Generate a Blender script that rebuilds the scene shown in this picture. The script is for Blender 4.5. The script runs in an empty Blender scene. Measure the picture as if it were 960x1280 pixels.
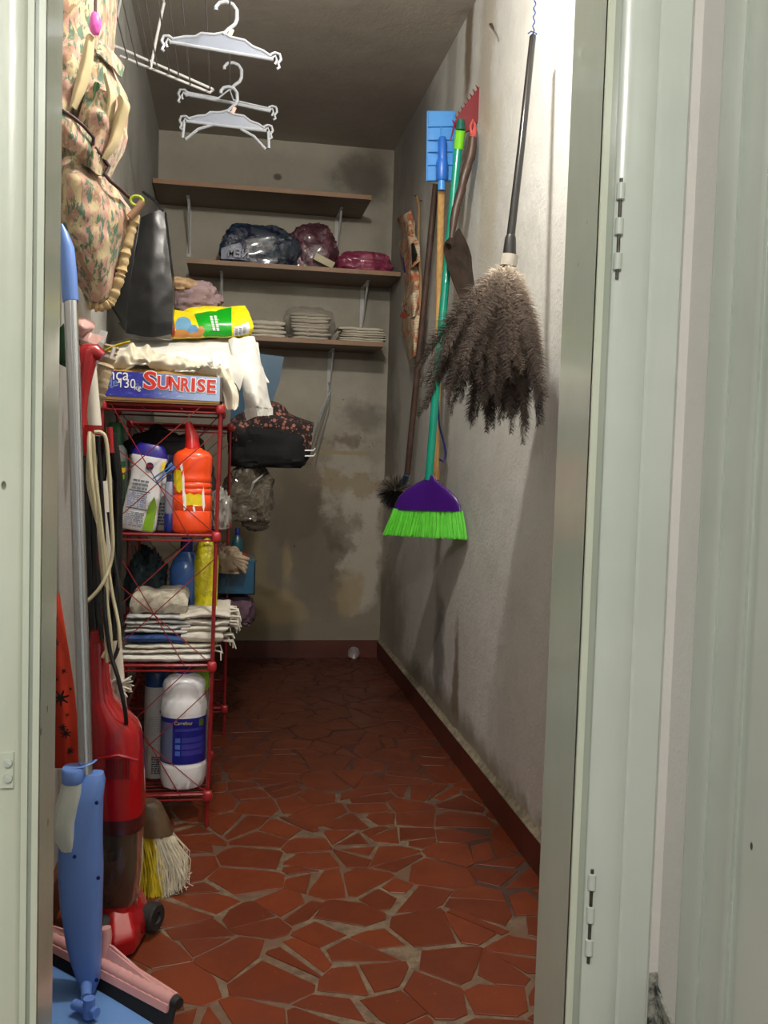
import bpy, math, random
import numpy as np
from mathutils import Vector, Matrix, noise
random.seed(7)
C = bpy.context.scene.collection
SC = bpy.context.scene
V = Vector
PI = math.pi

# ------------------------------------------------------------------ camera
F_PX, YAW, PITCH, ROLL = 1162.4, 0.167303, 0.0556399, 0.030595
CAMZ = 1.0
XR, XL, YB, ZC, HB = 0.7776, -0.3563, 4.6248, 2.5303, 0.0859   # room planes
YD = 1.20                                                       # room face of the door wall
def _rot():
    cy, sy = math.cos(YAW), math.sin(YAW); cp, sp = math.cos(PITCH), math.sin(PITCH); cr, sr = math.cos(ROLL), math.sin(ROLL)
    A = Matrix(((1,0,0),(0,0,-1),(0,1,0)))
    Ry = Matrix(((cy,0,-sy),(0,1,0),(sy,0,cy)))
    Rp = Matrix(((1,0,0),(0,cp,-sp),(0,sp,cp)))
    Rr = Matrix(((cr,-sr,0),(sr,cr,0),(0,0,1)))
    return Rr @ Rp @ Ry @ A
R = _rot(); RT = R.transposed()
CAM = V((0, 0, CAMZ))
def ray(px, py): return RT @ V(((px-480)/F_PX, (py-640)/F_PX, 1))
def at(px, py, Y):
    d = ray(px, py); return CAM + d*(Y/d.y)
def onX(px, py, X):
    d = ray(px, py); return CAM + d*(X/d.x)
def onZ(px, py, Z):
    d = ray(px, py); return CAM + d*((Z-CAMZ)/d.z)
cam = bpy.data.cameras.new('camera'); camo = bpy.data.objects.new('camera', cam); C.objects.link(camo)
Mc = RT @ Matrix(((1,0,0),(0,-1,0),(0,0,-1)))
camo.matrix_world = Matrix.Translation(CAM) @ Mc.to_4x4()
cam.sensor_fit = 'HORIZONTAL'; cam.sensor_width = 36; cam.lens = F_PX*36/960; cam.clip_start = 0.02
SC.camera = camo

# ------------------------------------------------------------------ world, lamps, exposure
SC.view_settings.view_transform = 'Standard'; SC.view_settings.look = 'None'
SC.view_settings.gamma = 1; SC.view_settings.use_curve_mapping = False
SC.view_settings.exposure = 0.1
w = bpy.data.worlds.new('world'); SC.world = w; w.use_nodes = True
w.node_tree.nodes['Background'].inputs[0].default_value = (0.93, 1.0, 0.97, 1)
w.node_tree.nodes['Background'].inputs[1].default_value = WORLD = 0.36
LAMP_POS = V((0.24, 1.80, 2.38))
HALL_POS = V((-0.25, -0.75, 2.25))
def point(name, loc, power, rad, col):
    l = bpy.data.lights.new(name, 'POINT'); l.energy = power; l.shadow_soft_size = rad; l.color = col
    o = bpy.data.objects.new(name, l); o.location = loc; C.objects.link(o); return o
point('storeroom_lamp_light', LAMP_POS - V((0,0,0.05)), 66, 0.04, (1.0, 0.95, 0.88))
point('hall_fill_light', HALL_POS - V((0,0,0.12)), 84, 0.07, (1.0, 0.98, 0.93))  # fill light added behind the camera, its lamp is never in view

# ------------------------------------------------------------------ materials
def lin(c):
    return tuple(((v/12.92) if v <= 0.04045 else ((v+0.055)/1.055)**2.4) for v in c)
def rgb(r, g, b): return lin((r/255, g/255, b/255))
class NT:
    def __init__(s, name):
        s.m = bpy.data.materials.new(name); s.m.use_nodes = True; s.t = s.m.node_tree; s.n = s.t.nodes
        s.b = s.n['Principled BSDF']; s.tc = s.n.new('ShaderNodeTexCoord')
    def link(s, a, b): s.t.links.new(a, b)
    def noise(s, scale, detail=4, rough=0.6, vec=None, dist=0):
        n = s.n.new('ShaderNodeTexNoise'); n.inputs['Scale'].default_value = scale; n.inputs['Detail'].default_value = detail
        n.inputs['Roughness'].default_value = rough; n.inputs['Distortion'].default_value = dist
        s.link(vec or s.tc.outputs['Object'], n.inputs['Vector']); return n
    def vor(s, scale, vec=None, feat='F1', rnd=1):
        n = s.n.new('ShaderNodeTexVoronoi'); n.feature = feat; n.inputs['Scale'].default_value = scale; n.inputs['Randomness'].default_value = rnd
        s.link(vec or s.tc.outputs['Object'], n.inputs['Vector']); return n
    def mapping(s, scale=(1,1,1), rot=(0,0,0), loc=(0,0,0), vec=None):
        n = s.n.new('ShaderNodeMapping'); n.inputs['Scale'].default_value = scale; n.inputs['Rotation'].default_value = rot; n.inputs['Location'].default_value = loc
        s.link(vec or s.tc.outputs['Object'], n.inputs['Vector']); return n.outputs[0]
    def ramp(s, fac, a, b, lo=0., hi=1.):
        n = s.n.new('ShaderNodeMapRange'); n.interpolation_type = 'SMOOTHSTEP'
        for i, v in zip(('From Min','From Max','To Min','To Max'), (a, b, lo, hi)): n.inputs[i].default_value = v
        s.link(fac, n.inputs['Value']); return n.outputs[0]
    def math(s, op, a, b=None, c=None):
        n = s.n.new('ShaderNodeMath'); n.operation = op
        for i, v in enumerate((a, b, c)):
            if v is None: continue
            if isinstance(v, (int, float)): n.inputs[i].default_value = v
            else: s.link(v, n.inputs[i])
        return n.outputs[0]
    def mix(s, fac, a, b):
        n = s.n.new('ShaderNodeMix'); n.data_type = 'RGBA'
        if isinstance(fac, (int, float)): n.inputs[0].default_value = fac
        else: s.link(fac, n.inputs[0])
        for i, v in ((6, a), (7, b)):
            if isinstance(v, tuple): n.inputs[i].default_value = (*v[:3], 1)
            else: s.link(v, n.inputs[i])
        return n.outputs[2]
    def bump(s, h, strength=0.3, dist=0.01):
        n = s.n.new('ShaderNodeBump'); n.inputs['Strength'].default_value = strength; n.inputs['Distance'].default_value = dist
        s.link(h, n.inputs['Height']); s.link(n.outputs[0], s.b.inputs['Normal'])
    def color(s, c):
        if isinstance(c, tuple): s.b.inputs['Base Color'].default_value = (*c[:3], 1)
        else: s.link(c, s.b.inputs['Base Color'])
    def blob(s, c, r, wob=0.35, soft=0.45, nsc=5, axes='xz'):
        # stain: wobbly ellipse; c, r in the plane given by axes
        sep = s.n.new('ShaderNodeSeparateXYZ'); s.link(s.tc.outputs['Object'], sep.inputs[0])
        ix = {'x':0,'y':1,'z':2}
        u = s.math('DIVIDE', s.math('SUBTRACT', sep.outputs[ix[axes[0]]], c[0]), r[0])
        v = s.math('DIVIDE', s.math('SUBTRACT', sep.outputs[ix[axes[1]]], c[1]), r[1])
        d = s.math('SQRT', s.math('ADD', s.math('MULTIPLY', u, u), s.math('MULTIPLY', v, v)))
        n = s.noise(nsc, 5, 0.65)
        d = s.math('ADD', d, s.math('MULTIPLY', s.math('SUBTRACT', n.outputs[0], 0.5), wob*3))
        return s.ramp(d, 1-soft, 1+soft*0.4, 1, 0)
def mat(name, c, rough=0.5, metal=0, var=0.12, vscale=12, bump=0.0, bscale=60, trans=0, coat=0, alpha=1, sheen=0, c2=None, ior=None, spec=None):
    t = NT(name)
    n = t.noise(vscale, 4, 0.6)
    if c2 is None: c2 = tuple(max(0, x*(1-var*2)) for x in c)
    t.color(t.mix(t.ramp(n.outputs[0], 0.3, 0.7), c, c2))
    b = t.b; b.inputs['Roughness'].default_value = rough; b.inputs['Metallic'].default_value = metal
    b.inputs['Transmission Weight'].default_value = trans; b.inputs['Coat Weight'].default_value = coat
    b.inputs['Alpha'].default_value = alpha; b.inputs['Sheen Weight'].default_value = sheen
    if ior: b.inputs['IOR'].default_value = ior
    if spec is not None: b.inputs['Specular IOR Level'].default_value = spec
    if bump:
        nb = t.noise(bscale, 6, 0.65); t.bump(nb.outputs[0], bump, 0.004)
    return t.m

# ------------------------------------------------------------------ mesh builder
class MB:
    def __init__(s): s.v = []; s.f = []; s.mi = []; s.cur = 0; s.uv = None
    def add(s, vs, fs):
        o = len(s.v); s.v += [V(v) for v in vs]; s.f += [tuple(i+o for i in f) for f in fs]; s.mi += [s.cur]*len(fs); return s
    def box(s, c, size, rot=None):
        x, y, z = (a/2 for a in size); M = rot if rot is not None else Matrix.Identity(3); c = V(c)
        vs = [c + M @ V((i*x, j*y, k*z)) for i in (-1,1) for j in (-1,1) for k in (-1,1)]
        return s.add(vs, [(0,1,3,2),(4,6,7,5),(0,4,5,1),(2,3,7,6),(0,2,6,4),(1,5,7,3)])
    def bb(s, a, b):
        a, b = V(a), V(b); return s.box((a+b)/2, [abs(q) for q in (b-a)])
    def tube(s, pts, r, n=8, caps=True, flat=1.0, up=None):
        pts = [V(p) for p in pts]; N = len(pts); rs = r if isinstance(r, (list, tuple)) else [r]*N
        T = []
        for i in range(N):
            t = (pts[min(i+1, N-1)] - pts[max(i-1, 0)]); T.append(t.normalized() if t.length > 1e-9 else V((0,0,1)))
        u = V(up) if up is not None else (V((0,0,1)) if abs(T[0].z) < 0.9 else V((1,0,0)))
        vs = []
        for i in range(N):
            u = (u - T[i]*u.dot(T[i])); u = u.normalized() if u.length > 1e-6 else T[i].orthogonal().normalized()
            w_ = T[i].cross(u)
            for k in range(n):
                a = 2*PI*k/n; vs.append(pts[i] + (u*math.cos(a)*flat + w_*math.sin(a))*rs[i])
        fs = [(i*n+k, i*n+(k+1)%n, (i+1)*n+(k+1)%n, (i+1)*n+k) for i in range(N-1) for k in range(n)]
        if caps: fs += [tuple(range(n-1, -1, -1)), tuple((N-1)*n+k for k in range(n))]
        return s.add(vs, fs)
    def lathe(s, prof, base, n=24, M=None, sx=1, sy=1, sq=1.0, arc=None):
        # prof: (r, z) list; sq <1 gives squarer section
        base = V(base); M = M if M is not None else Matrix.Identity(3); vs = []
        a0, a1 = arc if arc else (0, 2*PI); full = arc is None
        m = n if full else n+1
        for r, z in prof:
            for k in range(m):
                a = a0 + (a1-a0)*k/n; c, d = math.cos(a), math.sin(a)
                c = math.copysign(abs(c)**sq, c); d = math.copysign(abs(d)**sq, d)
                vs.append(base + M @ V((r*c*sx, r*d*sy, z)))
        N = len(prof)
        fs = [(i*m+k, i*m+(k+1)%m, (i+1)*m+(k+1)%m, (i+1)*m+k) for i in range(N-1) for k in range(n if not full else m)]
        if full: fs += [tuple(range(m-1, -1, -1)), tuple((N-1)*m+k for k in range(m))]
        return s.add(vs, fs)
    def loft(s, secs, n=20, sq=0.7):
        # secs: (center, rx, ry) horizontal sections
        vs = []
        for c, rx, ry in secs:
            for k in range(n):
                a = 2*PI*k/n; q, d = math.cos(a), math.sin(a)
                vs.append(V(c) + V((rx*math.copysign(abs(q)**sq, q), ry*math.copysign(abs(d)**sq, d), 0)))
        N = len(secs)
        fs = [(i*n+k, i*n+(k+1)%n, (i+1)*n+(k+1)%n, (i+1)*n+k) for i in range(N-1) for k in range(n)]
        fs += [tuple(range(n-1, -1, -1)), tuple((N-1)*n+k for k in range(n))]
        return s.add(vs, fs)
    def prism(s, poly, off):
        # poly: list of 3D points, extruded by off
        n = len(poly); off = V(off); a = [V(p) for p in poly]; b = [p+off for p in a]
        return s.add(a+b, [tuple(range(n-1,-1,-1)), tuple(range(n, 2*n))] + [(i, (i+1)%n, n+(i+1)%n, n+i) for i in range(n)])
    def grid(s, fn, nu, nv, thick=0):
        vs = [V(fn(i/nu, j/nv)) for j in range(nv+1) for i in range(nu+1)]
        m = nu+1; fs = [(j*m+i, j*m+i+1, (j+1)*m+i+1, (j+1)*m+i) for j in range(nv) for i in range(nu)]
        if thick:
            nr = [V((0,0,0)) for _ in vs]
            for f in fs:
                q = (vs[f[1]]-vs[f[0]]).cross(vs[f[3]]-vs[f[0]])
                for i in f: nr[i] = nr[i] + q
            o = len(vs); vs += [vs[i] + (nr[i].normalized() if nr[i].length > 1e-12 else V((0,0,1)))*thick for i in range(o)]
            fs = [tuple(reversed(f)) for f in fs] + [tuple(i+o for i in f) for f in fs]
            ring = [i for i in range(m)] + [j*m+nu for j in range(1, nv+1)] + [nv*m+i for i in range(nu-1, -1, -1)] + [j*m for j in range(nv-1, 0, -1)]
            fs += [(ring[k], ring[(k+1)%len(ring)], ring[(k+1)%len(ring)]+o, ring[k]+o) for k in range(len(ring))]
        return s.add(vs, fs)
    def ball(s, c, r, n=12, m=8, fn=None):
        c = V(c); rx, ry, rz = r if isinstance(r, (tuple, list)) else (r, r, r)
        vs = [(0,0,-1)] + [(math.cos(2*PI*k/n)*math.cos(-PI/2+PI*j/m), math.sin(2*PI*k/n)*math.cos(-PI/2+PI*j/m), math.sin(-PI/2+PI*j/m)) for j in range(1, m) for k in range(n)] + [(0,0,1)]
        out = []
        for d in vs:
            d = V(d); q = fn(d) if fn else d; out.append(c + V((q.x*rx, q.y*ry, q.z*rz)))
        L = len(vs)-1
        fs = [(0, 1+(k+1)%n, 1+k) for k in range(n)]
        fs += [(1+j*n+k, 1+j*n+(k+1)%n, 1+(j+1)*n+(k+1)%n, 1+(j+1)*n+k) for j in range(m-2) for k in range(n)]
        fs += [(1+(m-2)*n+k, 1+(m-2)*n+(k+1)%n, L) for k in range(n)]
        return s.add(out, fs)
    def build(s, name, mats, parent=None, smooth=True, origin=None, sub=0, angle=40):
        if not isinstance(mats, (list, tuple)): mats = [mats]
        if parent is not None: o0 = wpos(parent)
        elif origin is not None: o0 = V(origin)
        else:
            xs = [v.x for v in s.v]; ys = [v.y for v in s.v]; zs = [v.z for v in s.v]
            o0 = V(((min(xs)+max(xs))/2, (min(ys)+max(ys))/2, min(zs)))
        me = bpy.data.meshes.new(name); me.from_pydata([v-o0 for v in s.v], [], s.f)
        for m_ in mats: me.materials.append(m_)
        if len(mats) > 1: me.polygons.foreach_set('material_index', s.mi)
        o = bpy.data.objects.new(name, me); C.objects.link(o)
        if parent is not None: o.parent = parent
        else: o.location = o0
        if smooth:
            me.polygons.foreach_set('use_smooth', [True]*len(me.polygons))
            me.set_sharp_from_angle(angle=math.radians(angle))
        if sub:
            md = o.modifiers.new('subdivision', 'SUBSURF'); md.levels = sub; md.render_levels = sub
        me.update(); return o
def wpos(o):
    p = V((0,0,0))
    while o is not None: p = p + o.location; o = o.parent
    return p
def tag(o, label=None, cat=None, group=None, kind=None):
    if label: o['label'] = label
    if cat: o['category'] = cat
    if group: o['group'] = group
    if kind: o['kind'] = kind
    return o
def thing(name, loc, label, cat, group=None):
    o = bpy.data.objects.new(name, None); o.location = V(loc); o.empty_display_size = 0.05; C.objects.link(o)
    return tag(o, label, cat, group)
def copy_tree(o, parent=None):
    c = o.copy(); C.objects.link(c)
    if parent is not None: c.parent = parent
    for ch in list(o.children): copy_tree(ch, c)
    return c
def clone_child(o, loc):
    c = o.copy(); C.objects.link(c); c.location = loc; return c
def txt(body, size, mtl, parent, loc, rot, name='lettering', bold=0.0, depth=0.0004, sx=1, spacing=1.0, align='LEFT', shear=0):
    cu = bpy.data.curves.new(name, 'FONT'); cu.body = body; cu.size = size; cu.extrude = depth; cu.offset = bold*size
    cu.space_character = spacing; cu.align_x = align; cu.shear = shear; cu.resolution_u = 3
    t = bpy.data.objects.new('t', cu); C.objects.link(t)
    dg = bpy.context.evaluated_depsgraph_get(); me = bpy.data.meshes.new_from_object(t.evaluated_get(dg))
    bpy.data.objects.remove(t); me.name = name
    M = Matrix.Translation(V(loc)-wpos(parent)) @ rot.to_4x4() @ Matrix.Diagonal((sx,1,1,1))
    me.transform(M); me.materials.clear(); me.materials.append(mtl)
    o = bpy.data.objects.new(name, me); C.objects.link(o); o.parent = parent; return o
def nz(p, s=1.0, seed=0): return noise.noise(V((p[0]*s+seed*7.3, p[1]*s-seed*3.1, p[2]*s+seed*1.7)))
def ridge(p, s, seed=0): return 1-abs(nz(p, s, seed))*2
def crumple(name, c, r, mtl, seed=0, amp=0.16, freq=2.2, n=44, m=30, flat=0.55, parent=None, box=0.75, crease=0.5, build=True):
    # a crumpled soft body: superellipsoid, creased, sitting flat on its base
    def fn(d):
        q = V([math.copysign(abs(a)**box, a) for a in d])
        k = 1 + amp*nz(q, freq, seed) + amp*crease*(ridge(q, freq*2.1, seed+3)-0.5) + amp*0.35*nz(q, freq*5, seed+5)
        q = q*k
        if q.z < -flat: q.z = -flat + (q.z+flat)*0.05
        return q
    mb = MB().ball(c, r, n, m, fn)
    return mb.build(name, mtl, parent) if build else mb
def facing(a, b=None):
    # rotation putting text x along direction a (in world), y up
    x = V(a).normalized(); z = x.cross(V((0,0,1))).normalized(); y = z.cross(x).normalized()
    return Matrix((x, y, z)).transposed()
# ================================================================== SETTING
def wall_mat(name, base, dark, which):
    t = NT(name)
    n1 = t.noise(1.6, 6, 0.62); n2 = t.noise(7, 6, 0.7); n3 = t.noise(38, 4, 0.7)
    col = t.mix(t.ramp(n1.outputs[0], 0.35, 0.72), base, dark)
    col = t.mix(t.math('MULTIPLY', t.ramp(n2.outputs[0], 0.45, 0.75), 0.45), col, tuple(x*0.72 for x in base))
    def stain(c, r, colr, k=1, **kw):
        nonlocal col
        f = t.math('MULTIPLY', t.blob(c, r, **kw), k); col = t.mix(f, col, colr)
    mould = rgb(92, 86, 78); ochre = rgb(158, 142, 108); damp = rgb(128, 119, 102); pale = rgb(178, 172, 158); brown = rgb(86, 70, 52); black = rgb(40, 36, 32)
    if which == 'back':
        def P(px, py): q = at(px, py, YB); return (q.x, q.z)
        S = YB/F_PX
        stain(P(330, 215), (0.55, 0.12), rgb(150,144,133), 0.5)
        stain(P(452, 222), (42*S, 34*S), mould, 0.85, wob=0.5, soft=0.7, nsc=9)
        stain(P(475, 200), (30*S, 60*S), mould, 0.6, wob=0.6, soft=0.8, nsc=6)
        stain(P(347, 221), (6*S, 4.5*S), rgb(90,80,70), 0.9, wob=0.3, nsc=14)
        stain(P(472, 380), (20*S, 150*S), mould, 0.35, wob=0.5, soft=0.8)
        stain(P(330, 720), (1.1, 0.85), damp, 0.9, wob=0.25, soft=0.4, nsc=3)
        stain(P(380, 640), (46*S, 70*S), rgb(118,108,94), 0.8, wob=0.5, soft=0.35, nsc=6)
        stain(P(400, 705), (40*S, 95*S), rgb(114,104,90), 0.8, wob=0.5, soft=0.5, nsc=5)
        stain(P(340, 765), (42*S, 36*S), ochre, 0.9, wob=0.7, soft=0.5, nsc=6)
        stain(P(312, 640), (18*S, 28*S), ochre, 0.8, wob=0.6, soft=0.35, nsc=6)
        stain(P(318, 700), (16*S, 34*S), ochre, 0.55, wob=0.6, soft=0.5, nsc=6)
        stain(P(358, 700), (8*S, 26*S), ochre, 0.7, wob=0.7, soft=0.5, nsc=9)
        stain(P(452, 690), (26*S, 95*S), pale, 0.85, wob=0.75, soft=0.35, nsc=7)
        stain(P(440, 620), (44*S, 60*S), pale, 0.7, wob=0.8, soft=0.4, nsc=7)
        stain(P(436, 742), (20*S, 34*S), ochre, 0.8, wob=0.8, soft=0.5, nsc=8)
        stain(P(430, 566), (44*S, 3*S), ochre, 0.8, wob=0.3, soft=0.5, nsc=10)
        stain(P(432, 552), (34*S, 12*S), brown, 0.55, wob=1.1, soft=0.5, nsc=12)
        stain(P(432, 606), (36*S, 16*S), rgb(140,120,86), 0.6, wob=1.2, soft=0.5, nsc=12)
        stain(P(428, 664), (20*S, 40*S), brown, 0.5, wob=1.2, soft=0.6, nsc=11)
        stain(P(455, 520), (30*S, 20*S), mould, 0.6, wob=0.8, soft=0.7, nsc=8)
        stain(P(396, 790), (110*S, 14*S), damp, 0.9, wob=0.6, soft=0.6, nsc=6)
        # pin-head mould specks in the flaking zone
        vo = t.vor(60); zone = t.blob(P(445, 610), (44*S, 150*S), wob=0.4, soft=0.6)
        sp = t.math('MULTIPLY', t.ramp(vo.outputs['Distance'], 0.10, 0.22, 1, 0), t.math('MULTIPLY', zone, t.ramp(n2.outputs[0], 0.45, 0.6)))
        col = t.mix(t.math('MULTIPLY', sp, 0.9), col, black)
        vo2 = t.vor(9); pk = t.ramp(vo2.outputs['Distance'], 0.03, 0.05, 1, 0); col = t.mix(t.math('MULTIPLY', pk, 0.8), col, black)
    if which == 'right':
        def P(px, py): q = onX(px, py, XR); return (q.y, q.z)
        ax = dict(axes='yz')
        def st(px, py, ry, rz, c, k, **kw): stain(P(px, py), (ry, rz), c, k, **{**ax, **kw})
        st(480, 300, 0.95, 1.6, rgb(140,133,122), 0.75, wob=0.2, soft=0.8, nsc=3)  # greyer far end: mould, with the light falloff painted in
        st(520, 160, 0.5, 0.5, mould, 0.6, wob=0.5, soft=0.8, nsc=5)
        st(586, 60, 0.06, 0.30, rgb(110,92,70), 0.9, wob=0.6, soft=0.6, nsc=7)
        st(608, 70, 0.10, 0.45, rgb(168,158,140), 0.7, wob=0.6, soft=0.6, nsc=6)
        st(565, 90, 0.10, 0.30, rgb(150,146,138), 0.6, wob=0.7, soft=0.6, nsc=7)
        st(612, 240, 0.12, 0.32, rgb(176,168,146), 0.6, wob=0.7, soft=0.7, nsc=6)
        st(486, 430, 0.35, 0.5, rgb(128,121,110), 0.6, wob=0.4, soft=0.8, nsc=5)
        st(486, 560, 0.28, 0.4, rgb(98,88,76), 0.7, wob=0.6, soft=0.7, nsc=6)
        st(486, 770, 0.5, 0.28, damp, 0.8, wob=0.4, soft=0.7, nsc=5)
        st(545, 880, 0.9, 0.09, rgb(120,112,98), 0.8, wob=0.6, soft=0.7, nsc=7)
        st(548, 820, 0.10, 0.26, rgb(84,78,70), 0.7, wob=0.6, soft=0.6, nsc=9)
        st(569, 860, 0.05, 0.22, rgb(120,96,70), 0.8, wob=0.7, soft=0.6, nsc=10)
        st(560, 900, 1.3, 0.05, rgb(150,142,124), 0.8, wob=0.8, soft=0.6, nsc=12)
    if which == 'left':
        stain((3.6, 1.1), (0.9, 1.0), rgb(112,107,100), 0.5, axes='yz')
    t.color(col); t.b.inputs['Roughness'].default_value = 0.88 if which != 'right' else 0.6
    h = t.math('ADD', t.math('MULTIPLY', t.noise(11, 5, 0.6).outputs[0], 1.2), t.math('MULTIPLY', t.noise(90, 4, 0.7).outputs[0], 0.5))
    t.bump(h, 0.55 if which == 'right' else 0.4, 0.008)
    return t.m
M_back = wall_mat('plaster_back', rgb(178,173,158), rgb(160,154,139), 'back')
M_right = wall_mat('plaster_right', rgb(208,208,203), rgb(197,196,190), 'right')
M_left = wall_mat('plaster_left', rgb(164,163,157), rgb(146,145,139), 'left')
M_ceil = wall_mat('plaster_ceiling', rgb(176,169,158), rgb(160,152,142), 'ceil')
def struct(name, mb, m, smooth=False, **kw): return tag(mb.build(name, m, origin=(0,0,0), smooth=smooth, **kw), kind='structure')
T = 0.10
def wall_grid(fn, nu, nv): return MB().grid(fn, nu, nv)
struct('wall_back', MB().bb((XL-T, YB, 0), (XR+T, YB+T, ZC)), M_back)
struct('wall_left', MB().bb((XL-T, YD, 0), (XL, YB, ZC)), M_left)
struct('wall_right', MB().bb((XR, YD-.1, 0), (XR+T, YB, ZC)), M_right)
struct('ceiling', MB().bb((XL-T, YD-.1, ZC), (XR+T, YB+T, ZC+.1)), M_ceil)

# ---- floor: a grout bed, and broken-tile pieces set in it
t = NT('floor_grout')
g1 = t.noise(30, 5, .7); g2 = t.noise(4, 3, .5)
sep = t.n.new('ShaderNodeSeparateXYZ'); t.link(t.tc.outputs['Object'], sep.inputs[0])
far = t.ramp(t.math('ADD', sep.outputs[1], t.math('MULTIPLY', g2.outputs[0], 1.0)), 2.75, 3.6)      # old red floor paint over back joints; dimmer light there put into the colour
gc = t.mix(t.ramp(g1.outputs[0], .35, .65), rgb(116,100,80), rgb(88,66,50))
gc = t.mix(t.ramp(g2.outputs[0], .45, .6), gc, rgb(98,72,54))
dk = t.blob((3.05, 2.95), (.2,.2), axes='yx')
spot1 = t.math('MAXIMUM', t.blob((0.42, 2.42), (0.26, 0.2), axes='xy', wob=.3, soft=.3), t.blob((0.32, 3.45), (0.3, 0.3), axes='xy', wob=.3))
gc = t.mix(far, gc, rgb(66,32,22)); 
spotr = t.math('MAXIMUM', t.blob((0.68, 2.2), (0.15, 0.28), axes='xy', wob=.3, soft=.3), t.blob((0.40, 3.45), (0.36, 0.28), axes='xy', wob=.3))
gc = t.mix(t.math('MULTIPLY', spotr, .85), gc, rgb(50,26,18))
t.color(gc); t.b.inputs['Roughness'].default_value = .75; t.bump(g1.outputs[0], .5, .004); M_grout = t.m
def tile_mat(name, a, b):
    t = NT(name); n = t.noise(5, 5, .6); n2 = t.noise(120, 3, .6); oi = t.n.new('ShaderNodeObjectInfo')
    c = t.mix(t.ramp(n.outputs[0], .3, .75), a, b)
    hs = t.n.new('ShaderNodeHueSaturation'); t.link(c, hs.inputs['Color']); t.link(t.math('ADD', t.math('MULTIPLY', oi.outputs['Random'], .22), .89), hs.inputs['Value'])
    c = t.mix(t.math('MULTIPLY', t.ramp(n2.outputs[0], .68, .74), .55), hs.outputs[0], rgb(170,120,96))
    sep = t.n.new('ShaderNodeSeparateXYZ'); t.link(t.tc.outputs['Object'], sep.inputs[0])
    g2 = t.noise(4, 3, .5)
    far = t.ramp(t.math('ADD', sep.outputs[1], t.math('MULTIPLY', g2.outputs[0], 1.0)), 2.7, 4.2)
    c = t.mix(t.math('MULTIPLY', far, .75), c, rgb(74,36,24))  # weaker light at the back painted into the tile colour
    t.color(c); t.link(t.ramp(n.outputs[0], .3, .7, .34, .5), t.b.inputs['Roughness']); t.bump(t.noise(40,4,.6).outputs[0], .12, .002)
    t.b.inputs['Specular IOR Level'].default_value = .35
    return t.m
M_tile = [tile_mat('floor_tile_a', rgb(110,49,24), rgb(96,41,21)), tile_mat('floor_tile_b', rgb(102,44,22), rgb(90,38,20))]
floor = struct('floor', MB().bb((XL-T, YD-.1, -.1), (XR+T, YB+T, -.0016)), M_grout)
def clip(poly, n, d):
    out = []
    for i in range(len(poly)):
        a, b = poly[i], poly[(i+1) % len(poly)]; da = a[0]*n[0]+a[1]*n[1]-d; db = b[0]*n[0]+b[1]*n[1]-d
        if da <= 0: out.append(a)
        if (da < 0 < db) or (db < 0 < da):
            s_ = da/(da-db); out.append((a[0]+(b[0]-a[0])*s_, a[1]+(b[1]-a[1])*s_))
    return out
def area(p): return .5*sum(p[i][0]*p[(i+1)%len(p)][1]-p[(i+1)%len(p)][0]*p[i][1] for i in range(len(p)))
rt = random.Random(11)
seeds = []; cell = .122
for j in range(int((YB-YD)/cell)+1):
    for i in range(int((XR-XL)/cell)+1):
        seeds.append((XL+(i+.5+rt.uniform(-.46,.46))*cell, YD+(j+.5+rt.uniform(-.46,.46))*cell))
polys = []
for a in seeds:
    p = [(XL,YD),(XR,YD),(XR,YB),(XL,YB)]
    for b in seeds:
        if a is b or (a[0]-b[0])**2+(a[1]-b[1])**2 > .16: continue
        n = (b[0]-a[0], b[1]-a[1]); d = (n[0]*(a[0]+b[0])+n[1]*(a[1]+b[1]))/2; p = clip(p, n, d)
        if len(p) < 3: break
    if len(p) < 3: continue
    parts_ = [p]
    if area(p) > .011 and rt.random() < .6:
        cx = sum(q[0] for q in p)/len(p); cy = sum(q[1] for q in p)/len(p); an = rt.uniform(0, PI); n = (math.cos(an), math.sin(an)); d = cx*n[0]+cy*n[1]+rt.uniform(-.018,.018)
        parts_ = [clip(p, n, d), clip(p, (-n[0],-n[1]), -d)]
    for q in parts_:
        for e in range(len(q)):      # each side cut back by its own joint width, sometimes at an angle (wedge joints)
            pass
        m = len(q); w0 = rt.choice((.0006,.0010,.0015,.0022))
        r_ = q
        for e in range(m):
            a1, b1 = q[e], q[(e+1)%m]; L = math.hypot(b1[0]-a1[0], b1[1]-a1[1])
            if L < 1e-4: continue
            nx, ny = (b1[1]-a1[1])/L, -(b1[0]-a1[0])/L
            ins = w0 + (rt.random()**4)*.013; tilt = rt.uniform(-.12,.12)*min(1, L/.06)
            nx2, ny2 = nx*math.cos(tilt)-ny*math.sin(tilt), nx*math.sin(tilt)+ny*math.cos(tilt)
            mx, my = (a1[0]+b1[0])/2 - nx*ins, (a1[1]+b1[1])/2 - ny*ins
            r_ = clip(r_, (nx2, ny2), mx*nx2+my*ny2)
            if len(r_) < 3: break
        if len(r_) >= 3 and rt.random() < .45 and len(r_) >= 4:      # a snapped corner
            k = rt.randrange(len(r_)); cxy = (sum(z[0] for z in r_)/len(r_), sum(z[1] for z in r_)/len(r_)); v_ = (r_[k][0]-cxy[0], r_[k][1]-cxy[1]); L = math.hypot(*v_)
            if L > .02: n = (v_[0]/L, v_[1]/L); r_ = clip(r_, n, n[0]*cxy[0]+n[1]*cxy[1]+L*rt.uniform(.6,.85))
        if len(r_) >= 3 and area(r_) > .0008: polys.append(r_)
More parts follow.
